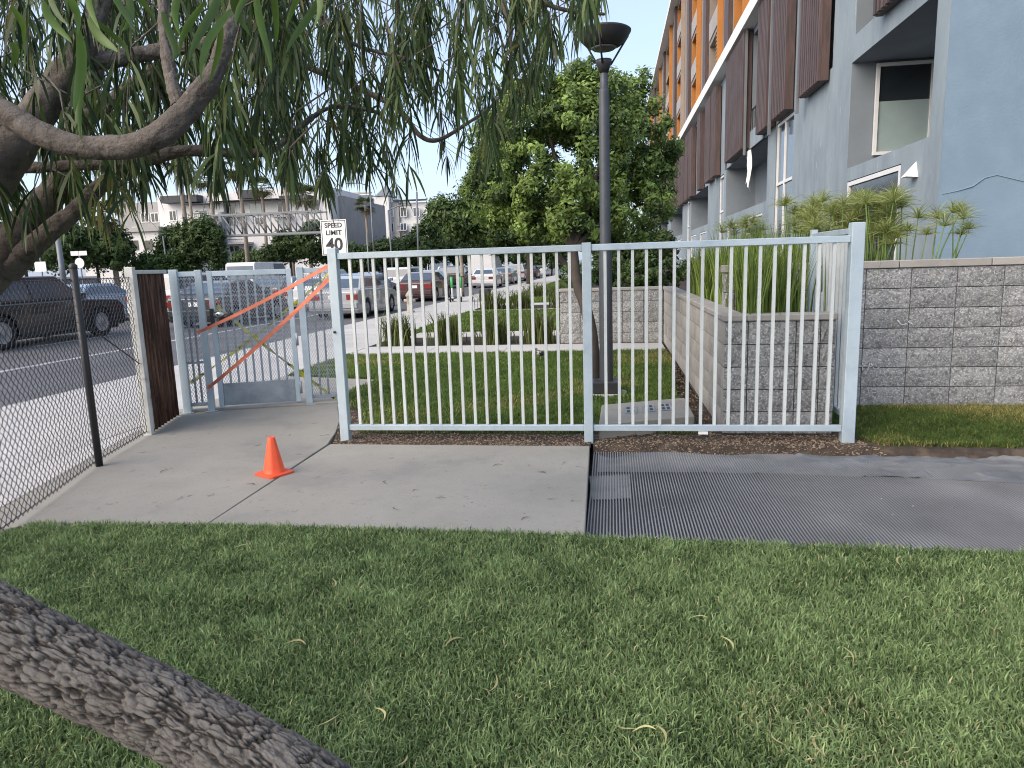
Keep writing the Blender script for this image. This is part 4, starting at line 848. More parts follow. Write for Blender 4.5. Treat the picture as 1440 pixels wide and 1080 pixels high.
def vehicle(name, label, kind, paint, x, y, group='vehicles on the street'):
    s = SPEC[kind]; Lc, W = s['L'], s['W']; t = thing(name, label, 'truck' if kind == 'truck' else ('van' if kind == 'van' else 'car'), (x, y, RZ), group); r_a = s['r']*1.14
    def xyz(p, xx): return (x+xx, y+p[0], RZ+p[1])
    ol = list(s['low']); zb = ol[0][1]; bottom = []
    for wy in sorted(s['wh'], reverse=True):
        for k in range(9):
            a = math.pi*k/8; bottom.append((wy+r_a*math.cos(a), max(zb-.12, s['r']+r_a*math.sin(a)) if 0 < k < 8 else zb-.12))
    poly = ol + [(Lc-.1, zb-.12)] + bottom + [(.1, zb-.12)]; n = len(poly); cy, cz = Lc/2, .7
    mb = MB(); vs = []
    for xx, sc in ((-W/2, .965), (-W/2+.07, 1), (W/2-.07, 1), (W/2, .965)):
        for p in poly: vs.append(xyz((cy+(p[0]-cy)*(1-(1-sc)*.35), p[1]-(1-sc)*1.3*(p[1]-zb) if p[1] > zb else p[1]), xx))
    fs = [list(range(n)), list(range(3*n, 4*n))[::-1]] + [(k*n+i, (k+1)*n+i, (k+1)*n+(i+1) % n, k*n+(i+1) % n) for k in range(3) for i in range(n)]
    mb.add(vs, fs); mb.build('body', paint, t, bevel=.02)
    gh = s['gh']; m_ = len(gh); zt = max(p[1] for p in gh); z0 = gh[0][1]
    hw = lambda z: (W/2-.05) - (.20 if kind not in ('van', 'truck') else .05)*(z-z0)/(zt-z0)
    mb = MB(); mb.add([xyz(p, -hw(p[1])) for p in gh]+[xyz(p, hw(p[1])) for p in gh], [list(range(m_)), list(range(m_, 2*m_))[::-1]]+[(i, m_+i, m_+(i+1) % m_, (i+1) % m_) for i in range(m_)])
    mb.build('cabin', paint, t, bevel=.03)
    c = np.mean(np.array(gh), 0); 
    def pane(poly2, side): MB().add([xyz(p, side*(hw(p[1])+.008)) for p in poly2], [list(range(len(poly2)))]).build('side_window', M['glassblue'], t)
    f0, f1 = gh[-1], gh[-2]; b0, b1 = gh[0], gh[1]; zl, zh = z0+.07, zt-.10
    def on(p, q, z): tt = (z-p[1])/(q[1]-p[1]); return p[0]+(q[0]-p[0])*tt
    fl, fh = on(f0, f1, zl)-.12, on(f0, f1, zh)-.12; bl, bh = on(b0, b1, zl)+.12, (on(b0, b1, min(zh, b1[1]))+.2); mid = (fl+bl)/2+.1
    if kind != 'truck':
        for sd_ in (-1, 1):
            pane([(mid+.04, zl), (fl, zl), (fh, zh), (mid+.04, zh)], sd_)
            if kind != 'van': pane([(bl, zl), (mid-.04, zl), (mid-.04, zh), (bh, zh)], sd_)
    else: fl = 0
    for nm, p, q in (('windscreen', f0, f1), ('rear_window', b0, b1)):
        if kind == 'truck' and nm == 'rear_window': continue
        a = np.array(p)+(np.array(q)-np.array(p))*.12; b = np.array(p)+(np.array(q)-np.array(p))*.88; o_ = .012 if nm == 'windscreen' else -.012
        MB().quad(xyz((a[0]+o_, a[1]+.006), -hw(a[1])+.09), xyz((a[0]+o_, a[1]+.006), hw(a[1])-.09), xyz((b[0]+o_, b[1]+.006), hw(b[1])-.09), xyz((b[0]+o_, b[1]+.006), -hw(b[1])+.09)).build(nm, M['glassblue'], t)
    zt_l = ol[1][1]
    for sd_ in (-1, 1):
        xa = sd_*(W/2-.22); MB().box(x+xa-.2, x+xa+.2, y-.012, y+.06, RZ+zt_l-.26, RZ+zt_l-.08).build('tail_light', M['red'], t)
        MB().box(x+xa-.2, x+xa+.2, y+Lc-.10, y+Lc+.005, RZ+.58, RZ+.74).build('headlight', M['lampglass'], t)
        if kind != 'truck': MB().box(x+sd_*(W/2+.02)-.08, x+sd_*(W/2+.02)+.08, y+gh[-1][0]-.35, y+gh[-1][0]-.2, RZ+z0, RZ+z0+.16).build('side_mirror', paint, t)
        for wy in s['wh']:
            w_ = bpy.data.objects.new('wheel', None); col.objects.link(w_); w_.parent = t; cxw = sd_*(W/2-.12); w_.location = (cxw, wy, s['r'])
            T_ = Matrix.Translation((x+cxw, y+wy, RZ+s['r'])) @ Matrix.Rotation(R(90)*sd_, 4, 'Y'); rr = s['r']
            def lat(prof, m_, nm):
                mb = MB(); n_ = 20; mb.add([(p*math.cos(2*math.pi*k/n_), p*math.sin(2*math.pi*k/n_), h) for p, h in prof for k in range(n_)], [(i*n_+k, i*n_+(k+1) % n_, (i+1)*n_+(k+1) % n_, (i+1)*n_+k) for i in range(len(prof)-1) for k in range(n_)], sm=True, T=T_); mb.build(nm, m_, w_)
            lat([(rr*.6, -.1), (rr*.95, -.1), (rr, -.06), (rr, .07), (rr*.95, .11), (rr*.66, .115), (rr*.62, .09)], M['tyre'], 'tyre'); lat([(0, .10), (rr*.2, .105), (rr*.28, .075), (rr*.55, .085), (rr*.64, .10)], M['rim'], 'rim')
    MB().box(x-W/2+.04, x+W/2-.04, y-.05, y+.03, RZ+.36, RZ+.56).build('rear_bumper', M['lampdark'] if kind in ('bigsuv', 'truck') else paint, t, bevel=.02)
    MB().box(x-.16, x+.16, y-.018, y-.0, RZ+.68, RZ+.82).build('number_plate', M['white'], t)
    MB().box(x-W/2+.1, x+W/2-.1, y+.3, y+Lc-.3, RZ+.2, RZ+.5).build('underbody', M['black'], t)
    return t
PT = {k: paintmat(k, c) for k, c in dict(black=(.008,.009,.012), white=(.62,.63,.64), silver=(.34,.35,.37), maroon=(.07,.035,.036), charcoal=(.045,.047,.05), blue=(.20,.27,.36), grey=(.14,.145,.15), tanp=(.30,.24,.20)).items()}
vehicle('parked_suv', 'large black sport utility car behind the chain link fence', 'bigsuv', PT['black'], -15.6, 14.1)
vehicle('car', 'pale blue car partly hidden behind the black sport utility car', 'sedan', PT['blue'], -19.6, 22.4)
vehicle('car', 'charcoal sedan seen through the gate mesh', 'sedan', PT['charcoal'], -13.0, 20.6)
vehicle('car', 'dark grey sedan seen through the right end of the gate', 'sedan', PT['grey'], -16.4, 31.5)
vehicle('van', 'white van whose roof shows above the gate', 'van', PT['white'], -21.5, 39)
vehicle('car', 'silver sedan nearest the kerb with its rear behind the first pickets', 'sedan', PT['silver'], -9.55, 23.4)
vehicle('car', 'white sedan in the second lane beside the silver sedan', 'sedan', PT['white'], -12.9, 28.5)
vehicle('car', 'maroon sedan with lit rear following the silver sedan', 'sedan', PT['maroon'], -9.7, 34.2)
vehicle('car', 'white sport utility car in the second lane beyond the white sedan', 'suv', PT['white'], -13.0, 42)
vehicle('car', 'pale blue sedan in the third lane beyond the gantry', 'sedan', PT['blue'], -16.6, 41)
vehicle('car', 'black sport utility car far up the second lane', 'suv', PT['black'], -12.8, 55)
vehicle('truck', 'white box truck far up the street behind the scooters', 'truck', PT['white'], -13.0, 71)
vehicle('car', 'white sedan far up the near lane', 'sedan', PT['white'], -9.7, 53)
vehicle('car', 'silver sport utility car far up the near lane past the white sedan', 'suv', PT['silver'], -9.7, 72)
vehicle('car', 'tan sedan behind the white sedan in the third lane', 'sedan', PT['tanp'], -16.5, 52)
vehicle('car', 'white car farthest up the near lane beside the street tree', 'sedan', PT['white'], -9.8, 98)
vehicle('car', 'grey car farthest up the second lane', 'suv', PT['grey'], -13.1, 92)

for k, (x, y, kd, pn, lb_) in enumerate(((-16.6, 60, 'sedan', 'silver', 'silver sedan in the third lane past the tan sedan'), (-9.7, 62.5, 'sedan', 'grey', 'grey sedan between the two far cars of the near lane'), (-13.0, 48.5, 'sedan', 'silver', 'silver sedan in the second lane behind the white sport utility car'),
      (-16.6, 70, 'suv', 'white', 'white sport utility car far up the third lane'), (-13.1, 35.2, 'sedan', 'blue', 'pale blue sedan in the second lane behind the white sedan'), (-20.0, 47, 'suv', 'silver', 'silver sport utility car across the street beyond the white van'), (-20.0, 55, 'sedan', 'white', 'white sedan across the street beyond the silver sport utility car'),
      (-9.7, 84, 'sedan', 'black', 'black sedan far up the near lane past the silver sport utility car'), (-13.0, 101, 'sedan', 'white', 'white sedan at the far end of the second lane'), (-16.5, 23.5, 'suv', 'white', 'white sport utility car in the third lane behind the gate'), (-16.6, 36.6, 'sedan', 'white', 'white sedan in the third lane beyond the dark grey sedan'), (-20.0, 30.5, 'suv', 'blue', 'pale blue sport utility car across the street in front of the white van'), (-20.0, 64, 'sedan', 'charcoal', 'charcoal sedan across the street near the tan block'))):
    vehicle('car', lb_, kd, PT[pn], x, y)
# kerbside: scooters, hydrant, signs
def scooter(label, x, y, rz):
    t = thing('electric_scooter', label, 'scooter', (x, y, 0), 'scooters parked on the sidewalk'); t.rotation_euler = (0, 0, rz)
    def pb(nm, mb, m): o = bpy.data.objects.new(nm, mb.mesh(nm, m)); col.objects.link(o); o.parent = t
    pb('deck', MB().box(-.09, .09, -.30, .35, .14, .19), M['plastic']); mb = MB(); mb.tube([(0, .40, .15), (0, .34, 1.0)], .045, 8); pb('stem', mb, M['plastic'])
    mb = MB(); mb.tube([(0, .36, .6), (0, .34, 1.1)], .06, 8); pb('stem_sleeve', mb, M['green']); mb = MB(); mb.tube([(-.24, .33, 1.1), (.24, .33, 1.1)], .022, 6); pb('handlebar', mb, M['lampdark'])
    for yy_ in (-.38, .46):
        mb = MB(); mb.tube([(-.03, yy_, .12), (.03, yy_, .12)], .12, 14); pb('wheel', mb, M['tyre'])
q = G(652, 424)
for k, (dx, nm) in enumerate(((-.55, 'leftmost'), (-.1, 'middle'), (.35, 'rightmost'))): scooter(f'{nm} of three green and white scooters on the sidewalk', q[0]+dx, q[1], .1+.1*k)
tag(MB().box(q[0]+.75, q[0]+1.2, q[1]-.2, q[1]+.35, 0, .55).build('litter_bin', M['lampdark'], bevel=.06), 'small black bin on the sidewalk next to the scooters', 'bin')
hx, hy = -7.05, 24.2; hyd = thing('fire_hydrant', 'cream fire hydrant on the kerb beside the silver sedan', 'hydrant', (hx, hy, 0))
MB().lathe([(.16, 0), (.16, .05), (.11, .07), (.11, .55), (.14, .57), (.14, .61), (.11, .66), (.06, .73), (.03, .77), (0, .78)], (hx, hy, 0), 14).build('barrel', M['cream'], hyd)
for dx, dy in ((.2, 0), (-.2, 0), (0, -.2)): mb = MB(); mb.tube([(hx, hy, .42), (hx+dx, hy+dy, .42)], .06, 10); mb.build('outlet', M['cream'], hyd)
sx, sy = -7.62, 18.2; sg = thing('speed_limit_sign', 'white speed limit 40 sign on a post behind the fence corner', 'sign', (sx, sy, 0))
c_ = AY(470, 334, sy); zc = c_[2]; sx = c_[0]
MB().tube([(sx, sy+.03, -.15), (sx, sy+.03, zc+.4)], .03, 8).build('post', M['palmtrunk'], sg)
pan = MB().box(sx-.36, sx+.36, sy-.012, sy, zc-.46, zc+.46).build('panel', M['white'], sg, bevel=.003)
bd = MB(); e, w_ = .335, .016; yb_ = sy-.0135
for (x0, x1, z0, z1) in ((-e, e, .435-w_, .435), (-e, e, -.435, -.435+w_), (-e, -e+w_, -.435+w_, .435-w_), (e-w_, e, -.435+w_, .435-w_)): bd.box(sx+x0, sx+x1, yb_-.001, yb_, zc+z0, zc+z1)
bd.build('border', M['black'], pan)
def text(body, size, x, y, z, m, parent, name='lettering', wx=1.):
    cu = bpy.data.curves.new('txt', 'FONT'); cu.body = body; cu.size = size; cu.align_x = 'CENTER'; cu.align_y = 'CENTER'; cu.extrude = .001; cu.offset = size*.022
    o = bpy.data.objects.new('txt', cu); col.objects.link(o); bpy.context.view_layer.update()
    me = bpy.data.meshes.new_from_object(o.evaluated_get(bpy.context.evaluated_depsgraph_get())); bpy.data.objects.remove(o); me.materials.clear(); me.materials.append(m)
    o = bpy.data.objects.new(name, me); col.objects.link(o); o.parent = parent; o.rotation_euler = (R(90), 0, 0); o.scale = (wx, 1, 1); o.location = Vector((x, y, z)) - wloc(parent); return o
text('SPEED', .17, sx, sy-.016, zc+.31, M['black'], pan, wx=1.05); text('LIMIT', .17, sx, sy-.016, zc+.12, M['black'], pan, wx=1.1); text('40', .44, sx, sy-.016, zc-.19, M['black'], pan, wx=1.05)

# ------------------------------------------------------------------ across the street
YB = 70
def rect(px0, py0, px1, py1, Y_): a, b = AY(px0, py1, Y_), AY(px1, py0, Y_); return a[0], b[0], a[2], b[2]
def block_building(label, wings, windows, roofs, balc, Y_, base_z=-.1):
    x0 = AY(wings[0][0], 380, Y_)[0]; b = thing('apartment_block', label, 'building', (x0, Y_, 0))
    for (p0, t0, p1, m, dep) in wings:
        a, c, _, z1 = rect(p0, t0, p1, 380, Y_+dep); MB().box(a, c, Y_+dep, Y_+dep+14, base_z, z1).build('wall', M[m], b)
    for (p0, t0, p1, b0, m, dep) in windows:
        a, c, z0, z1 = rect(p0, t0, p1, b0, Y_+dep); w = MB(); f = .09
        w.box(a-f, a, Y_+dep-.06, Y_+dep-.003, z0-f, z1+f); w.box(c, c+f, Y_+dep-.06, Y_+dep-.003, z0-f, z1+f); w.box(a, c, Y_+dep-.06, Y_+dep-.003, z0-f, z0); w.box(a, c, Y_+dep-.06, Y_+dep-.003, z1, z1+f); w.box((a+c)/2-.04, (a+c)/2+.04, Y_+dep-.05, Y_+dep-.003, z0, z1)
        o = w.build('window', M['frame'], b); MB().box(a, c, Y_+dep-.03, Y_+dep-.006, z0, z1).build('pane', M[m], o)
    for (p0, t0, p1, b0, m, dep, out) in roofs:
        a, c, z0, z1 = rect(p0, t0, p1, b0, Y_+dep); MB().box(a, c, Y_+dep-out, Y_+dep-.004, z0, z1).build('roof', M[m], b)
    for (p0, t0, p1, b0, dep) in balc:
        a, c, z0, z1 = rect(p0, t0, p1, b0, Y_+dep); o = MB().box(a, c, Y_+dep-1.2, Y_+dep-.004, z0-.18, z0).build('balcony', M['greywall'], b)
        mb = MB(); mb.box(a, c, Y_+dep-1.2, Y_+dep-1.15, z1-.06, z1)
        for k in range(int((c-a)/.22)): mb.box(a+k*.22, a+k*.22+.03, Y_+dep-1.19, Y_+dep-1.16, z0, z1-.06)
        mb.build('railing', M['lampdark'], o)
wins = []
for px in (240, 250, 283, 292): wins.append((px, 296, px+6, 312, 'glass', -.0 if px > 270 else -.0))
block_building('white apartment block with dark roof edges across the street behind palms', [(176, 283, 237, 'greywall', 2), (232, 270, 312, 'blockwhite', 0), (308, 262, 462, 'blockwhite', .6), (455, 275, 482, 'greywall', 3)],
    [(240, 297, 247, 310, 'glass', 0), (282, 296, 291, 309, 'glassblue', 0), (316, 287, 330, 300, 'glass', .6), (352, 286, 366, 301, 'glasslight', .6), (392, 283, 402, 299, 'glass', .6), (440, 282, 448, 296, 'glass', .6), (237, 316, 243, 328, 'glass', 0), (318, 306, 332, 318, 'glass', .6), (360, 306, 372, 316, 'glass', .6), (323, 346, 336, 354, 'glass', .6), (346, 346, 354, 354, 'glass', .6), (200, 300, 208, 312, 'glass', 2), (214, 300, 222, 312, 'glass', 2), (238, 336, 246, 350, 'glass', 0), (392, 306, 402, 318, 'glasslight', .6), (188, 320, 196, 332, 'glass', 2)],
    [(236, 275, 285, 287, 'roof', 0, 1.2), (304, 281, 400, 285, 'roof', .6, 1.6), (338, 267, 362, 280, 'roof', .6, .5), (400, 275, 440, 282, 'roof', .6, 1.2), (265, 286, 310, 289, 'roof', 0, 1.0)],
    [(266, 300, 310, 307, 0), (318, 336, 356, 342, .6), (316, 300, 345, 304, .6), (388, 299, 412, 304, .6)], YB)
wins2 = [(492 + 18*i, 292+22*j, 499+18*i, 304+22*j, ('glasslight', 'glass', 'glassblue')[(i+j) % 3], 1 if i != 2 else 0) for i in range(6) for j in range(3)]
block_building('tan apartment block with a pointed corner tower far up the street', [(482, 274, 522, 'beige', 1), (520, 284, 560, 'greywall', 1), (530, 276, 546, 'blockwhite', 0), (556, 284, 600, 'blockwhite', 1.5)], wins2, [(481, 270, 523, 274, 'beige', 1, .6), (555, 280, 601, 284, 'roof', 1.5, .8)], [(562, 318, 574, 324, 1.5), (562, 340, 574, 346, 1.5)], 105)
q0, q1 = AY(528, 276, 105), AY(548, 276, 105); mb = MB(); xm_ = (q0[0]+q1[0])/2; w_ = (q1[0]-q0[0])/2
mb.add([(xm_-w_, 104.8, q0[2]), (xm_+w_, 104.8, q0[2]), (xm_+w_, 109, q0[2]), (xm_-w_, 109, q0[2]), (xm_, 107, q0[2]+1.8)], [(0, 1, 4), (1, 2, 4), (2, 3, 4), (3, 0, 4)]); tb_ = [o for o in bpy.data.objects if o.name.startswith('apartment_block')][-1]
mb.build('tower_roof', M['steel'], tb_)
pale = thing('low_building', 'pale low building behind the hedge at the far side of the street', 'building', AY(180, 380, 60)); a, c, z0, z1 = rect(120, 325, 222, 380, 60)
MB().box(a, c, 60, 70, -.1, z1).build('wall', M['blockwhite'], pale); MB().box(a-.3, c+.3, 59.7, 70.3, z1+.001, z1+.4).build('roof', M['greywall'], pale)
for px in (135, 160, 185, 205):
    a, c, z0, z1 = rect(px, 338, px+9, 352, 60); MB().box(a, c, 59.95, 59.99, z0, z1).build('window', M['glass'], pale)

def bush(name, label, cat, lob, n, per, rad, size, seed, c0=DK, c1=(.09,.14,.04), group=None, trunk=None):
    q = lob[0]; t = thing(name, label, cat, (q[0], q[1], 0), group)
    mb = MB(); limb(mb, [(q[0], q[1], -.15), (q[0]+.1, q[1], q[2]*.5), (q[0], q[1], q[2])], trunk or .12, (trunk or .12)*.6, 7); mb.build('trunk', M['trunk'], t)
    crown('crown', t, lob, n, per, rad, size, c0, c1, seed); return t
bush('hedge_bush', 'dark bushy tree at the left edge behind the black car', 'tree', [L(30, 352, 38, 40, 34), L(75, 350, 38, 36, 34), L(-20, 340, 38, 40, 45), L(105, 345, 39, 26, 34)], 220, 60, .5, .13, 111)
bush('hedge_bush', 'dark bushy tree next to the pale leaning palm trunk', 'tree', [L(132, 352, 40, 28, 28), L(155, 358, 40, 26, 22), L(165, 345, 42, 20, 24)], 150, 60, .5, .13, 112)
hg = thing('hedge', 'clipped box hedge across the street left of the big round bush', 'hedge', AY(200, 390, 42))
crown('foliage', hg, [(x, 43+.2*math.sin(x*3), 2.0, .7, .8, .95) for x in np.linspace(AY(166, 360, 42)[0], AY(228, 360, 42)[0], 9)], 160, 60, .3, .11, DK, (.07,.13,.03), 113)
bush('hedge_bush', 'big round dark green bush left of the sign gantry post', 'tree', [L(245, 350, 44, 24, 30), L(270, 345, 44, 30, 36), L(290, 335, 44, 24, 28), L(225, 365, 44, 14, 20), L(300, 355, 44, 16, 26)], 240, 60, .5, .13, 114)
bush('hedge_bush', 'palm filled green shrub under the right end of the gantry', 'tree', [L(405, 345, 50, 22, 22), L(440, 340, 50, 26, 28), L(385, 360, 50, 18, 14), L(470, 352, 52, 22, 22)], 200, 60, .5, .14, 115)
bush('hedge_bush', 'low dark hedge bush under the balcony of the white apartment block', 'tree', [L(350, 363, 58, 18, 10), L(335, 366, 58, 14, 9), L(372, 364, 58, 14, 10)], 120, 60, .4, .13, 116)
far = [(500, 362, 70, 26, 16), (540, 358, 75, 28, 20), (575, 352, 80, 24, 22), (600, 335, 85, 20, 26), (626, 345, 90, 24, 24), (660, 352, 95, 26, 22), (700, 350, 100, 28, 26), (740, 350, 110, 26, 24), (775, 352, 100, 22, 26)]
nm = ['first', 'second', 'third', 'fourth', 'fifth', 'sixth', 'seventh', 'eighth', 'ninth']
for k, (px, py, Y_, rx, rz) in enumerate(far): bush('street_tree', f'{nm[k]} from the left in the row of dark trees behind the street cars', 'tree', [L(px, py, Y_, rx, rz), L(px+rx*.6, py+4, Y_, rx*.7, rz*.8), L(px-rx*.6, py+6, Y_+2, rx*.7, rz*.7)], 110, 50, .7, .22, 120+k, group='street trees beyond the cars')
st = thing('street_tree', 'kerbside street tree with a thick dark trunk far up the sidewalk', 'tree', G(745, 399)); q = G(745, 399); mb = MB(); limb(mb, [q+[0,0,-.1], q+[.05,0,1.5], q+[0,0,3.2]], .30, .22, 10); mb.build('trunk', M['trunk'], st)
crown('crown', st, [(q[0], q[1], 4.6, 3.0, 3, 1.5), (q[0]+2, q[1]+1, 4.4, 2, 2, 1.3), (q[0]-1.6, q[1], 4.3, 1.6, 2, 1.1)], 200, 60, .5, .14, DK, (.10,.15,.04), 140)
st = thing('street_tree', 'slim pale trunked street tree behind the scooters', 'tree', G(650, 414)); q = G(650, 414); mb = MB(); limb(mb, [q+[0,0,-.1], q+[.05,0,1.5], q+[-.1,0,3.0]], .12, .09, 8); mb.build('trunk', M['palmtrunk'], st)
crown('crown', st, [(q[0], q[1], 3.7, 1.1, 1.1, .9), (q[0]+.6, q[1], 3.4, .8, .9, .7)], 110, 60, .35, .1, DK, (.10,.15,.04), 141)

def palm(label, pxb, pxt, pyt, Y_, seed, r=.16, hr=1.25):
    rr_ = np.random.default_rng(seed); b = AY(pxb, 380, Y_); b[2] = -.1; tp = AY(pxt, pyt, Y_); t = thing('palm_tree', label, 'palm', b, 'palms across the street'); mb = MB()
    limb(mb, [b, b+(tp-b)*.35+[.1, 0, 0], b+(tp-b)*.7+[.12, 0, 0], tp], r*1.15, r*.75, 8); mb.build('trunk', M['palmtrunk'], t)
    Vs = []; Ts = []; n = 0
    for k in range(46):
        az = rr_.uniform(0, 6.283); el = rr_.uniform(-1.1, 1.2); d = np.array([math.cos(az)*math.cos(el), math.sin(az)*math.cos(el), math.sin(el)]); c = tp + d*hr*.5*rr_.uniform(.8, 1.1) + np.array([0, 0, -.1])
        side = np.cross(d, [0, 0, 1.]); side /= np.linalg.norm(side)+1e-9; upv = np.cross(side, d)
        for j in range(11):
            a = (j-5)/5*1.25; e = d*math.cos(a) + side*math.sin(a); l = hr*.62*rr_.uniform(.8, 1.1); w = np.cross(e, upv)*.035
            tip = c + e*l + np.array([0, 0, -.28*l]); Vs.append([c-w*.3, c+w*.3, c+e*l*.55+w, c+e*l*.55-w, tip, tip]); n += 1
            tt = np.clip(.5+el*.4+rr_.normal(0, .15), 0, 1); Ts.append(np.array((.10,.075,.035))*(1-tt)+np.array((.10,.14,.045))*tt)
    V = np.array(Vs).reshape(-1, 3); k = (np.arange(n)*6)[:, None]; F = np.concatenate([k+[0, 1, 2], k+[0, 2, 3], k+[3, 2, 4]], 1).reshape(-1, 3)
    np_mesh('crown', V, F, M['leaf'], t, np.repeat(np.array(Ts), 6, 0)); return t
for k, a in enumerate(((163, 146, 300, 41, 'pale leaning palm by the clipped hedge'), (268, 247, 222, 46, 'tall leaning palm in front of the big round bush'), (274, 262, 244, 60, 'slim palm just right of the tall leaning palm'), (306, 292, 252, 52, 'palm with shaggy head left of the gantry post'),
      (349, 332, 232, 50, 'tall palm rising behind the left half of the gantry'), (375, 367, 262, 62, 'yellowish palm behind the middle of the gantry'), (412, 397, 236, 56, 'tall palm behind the right half of the gantry'), (437, 428, 275, 54, 'full headed palm left of the speed limit sign'),
      (517, 513, 288, 72, 'palm right of the speed limit sign before the tan block'), (600, 590, 330, 90, 'short far palm near the power lines'))):
    palm(a[4], a[0], a[1], a[2], a[3], 150+k)

gy = 45; gt = thing('sign_gantry', 'grey steel lattice sign gantry across the street', 'gantry', AY(315, 395, gy)); x0, x1, z0, z1 = rect(303, 302, 456, 334, gy); dz = z1-z0-.5; z1 = z0+1.45; mb = MB()
for y_ in (gy-.5, gy+.5):
    mb = MB(); mb.box(x0, x1, y_-.06, y_+.06, z1-.12, z1); mb.build('top_chord', M['steel'], gt); mb = MB(); mb.box(x0, x1, y_-.06, y_+.06, z0, z0+.12); mb.build('bottom_chord', M['steel'], gt)
    n = 9
    for k in range(n):
        xa_, xb_ = x0+(x1-x0)*k/n, x0+(x1-x0)*(k+1)/n
        mb = MB(); mb.tube([(xa_+.05, y_, z1-.1), (xb_, y_, z0+.1)], .05, 5); mb.build('brace', M['steel'], gt); mb = MB(); mb.tube([(xb_-.03, y_, z1-.1), (xb_-.03, y_, z0+.1)], .04, 5); mb.build('brace', M['steel'], gt)
px_ = AY(313, 318, gy)[0]; MB().lathe([(.24, -.13), (.22, z1+.2), (0, z1+.2)], (px_, gy, 0), 12).build('column', M['steel'], gt)
for k in range(4): MB().box(x0+(x1-x0)*k/3.2, x0+(x1-x0)*k/3.2+.08, gy-.44, gy+.44, z1-.1, z1-.02).build('cross_tie', M['steel'], gt)
def pole(label, pxb, pxt, pyt, Y_, r, arm=None, cat='pole'):
    b = AY(pxb, 380, Y_); b[2] = -.1; tp = AY(pxt, pyt, Y_); t = thing('utility_pole', label, cat, b); MB().tube([b, tp], [r, r*.8], 8).build('shaft', M['steel'], t)
    if arm: mb = MB(); mb.tube([tp, tp+[arm*.5, 0, .35], tp+[arm, 0, .4]], .05, 6); mb.build('arm', M['steel'], t); MB().box(tp[0]+arm-.35, tp[0]+arm+.35, Y_-.12, Y_+.12, tp[2]+.32, tp[2]+.44).build('lamp_head', M['steel'], t)
    return t
pole('thin pole left of the big round bush', 237, 229, 332, 43, .06); pole('thick pale pole left of the chain link post', 88, 81, 335, 34, .16)
pole('street light with curved arm before the tan block', 552, 546, 296, 62, .09, 1.8, 'street light'); pole('slim street light left of the pointed tower', 527, 520, 262, 70, .09, -2.0, 'street light'); pole('thin pole rising behind the fence near the speed limit sign', 518, 516, 330, 40, .05)
pole('tall wooden style utility pole right of the tan block', 588, 586, 270, 75, .12)
rs = thing('street_sign', 'round white road sign with a name plate by the far kerb', 'sign', AY(118, 395, 33)); q = AY(113, 370, 33); MB().tube([(q[0], q[1], -.1), (q[0], q[1], q[2]+.6)], .035, 6).build('post', M['steel'], rs)
mb = MB(); mb.tube([(q[0], q[1]-.06, q[2]), (q[0], q[1]-.04, q[2])], .26, 16); mb.build('disc', M['white'], rs); MB().box(q[0]-.45, q[0]+.45, q[1]-.03, q[1]-.01, q[2]+.38, q[2]+.6).build('name_plate', M['white'], rs)
ps = thing('street_sign', 'small white square sign above the black car', 'sign', AY(58, 395, 33)); q = AY(58, 375, 33); MB().tube([(q[0], q[1], -.1), (q[0], q[1], q[2]+.9)], .035, 6).build('post', M['steel'], ps); MB().box(q[0]-.32, q[0]+.32, q[1]-.06, q[1]-.04, q[2]-.25, q[2]+.25).build('panel', M['white'], ps)
fr = thing('low_wall', 'pale topped low wall along the far side of the street', 'wall', (-34, 32, 0)); MB().box(-36.3, -36, 10, 46, -.1, 1.55).build('wall', M['greywall'], fr); MB().box(-36.4, -35.9, 10, 46, 1.552, 1.66).build('coping', M['white'], fr)
for k, (x, z) in enumerate(((-8.3, 9.6), (-7.9, 9.1), (-8.5, 8.4), (-8.1, 7.8))):
    w_ = MB()
    for y0_ in (15, 60, 105): w_.tube([(x, y0_+45*t, z-1.6*t*(1-t)) for t in np.linspace(0, 1, 13)], .016, 4, cap=False)
    tag(w_.build('overhead_wire', M['lampdark']), f'{("highest", "second highest", "third highest", "lowest")[k]} of four overhead wires running up the street', 'wire', 'overhead wires')

# ------------------------------------------------------------------ small black and white bird on the lawn
q = G(760, 508); bx_, by_ = q[0], q[1]; bird = thing('bird', 'small black and white bird standing on the lawn behind the pickets', 'bird', (bx_, by_, 0))
mb = MB(); mb.tube([(bx_+.10, by_, .11), (bx_+.05, by_, .12), (bx_, by_-.01, .13), (bx_-.04, by_-.02, .15), (bx_-.055, by_-.03, .185), (bx_-.06, by_-.035, .205), (bx_-.085, by_-.04, .20), (bx_-.105, by_-.045, .195)], [.006, .028, .045, .042, .028, .024, .010, .002], 10); mb.build('body', mat('plumage', (.02,.02,.022), .6, .2, 9, c2=(.7,.7,.68), f2=.55, s2=14), bird)
for s_ in (-.015, .015): mb = MB(); mb.tube([(bx_, by_+s_, .10), (bx_+.005, by_+s_, 0)], .004, 5); mb.build('leg', M['cream'], bird)

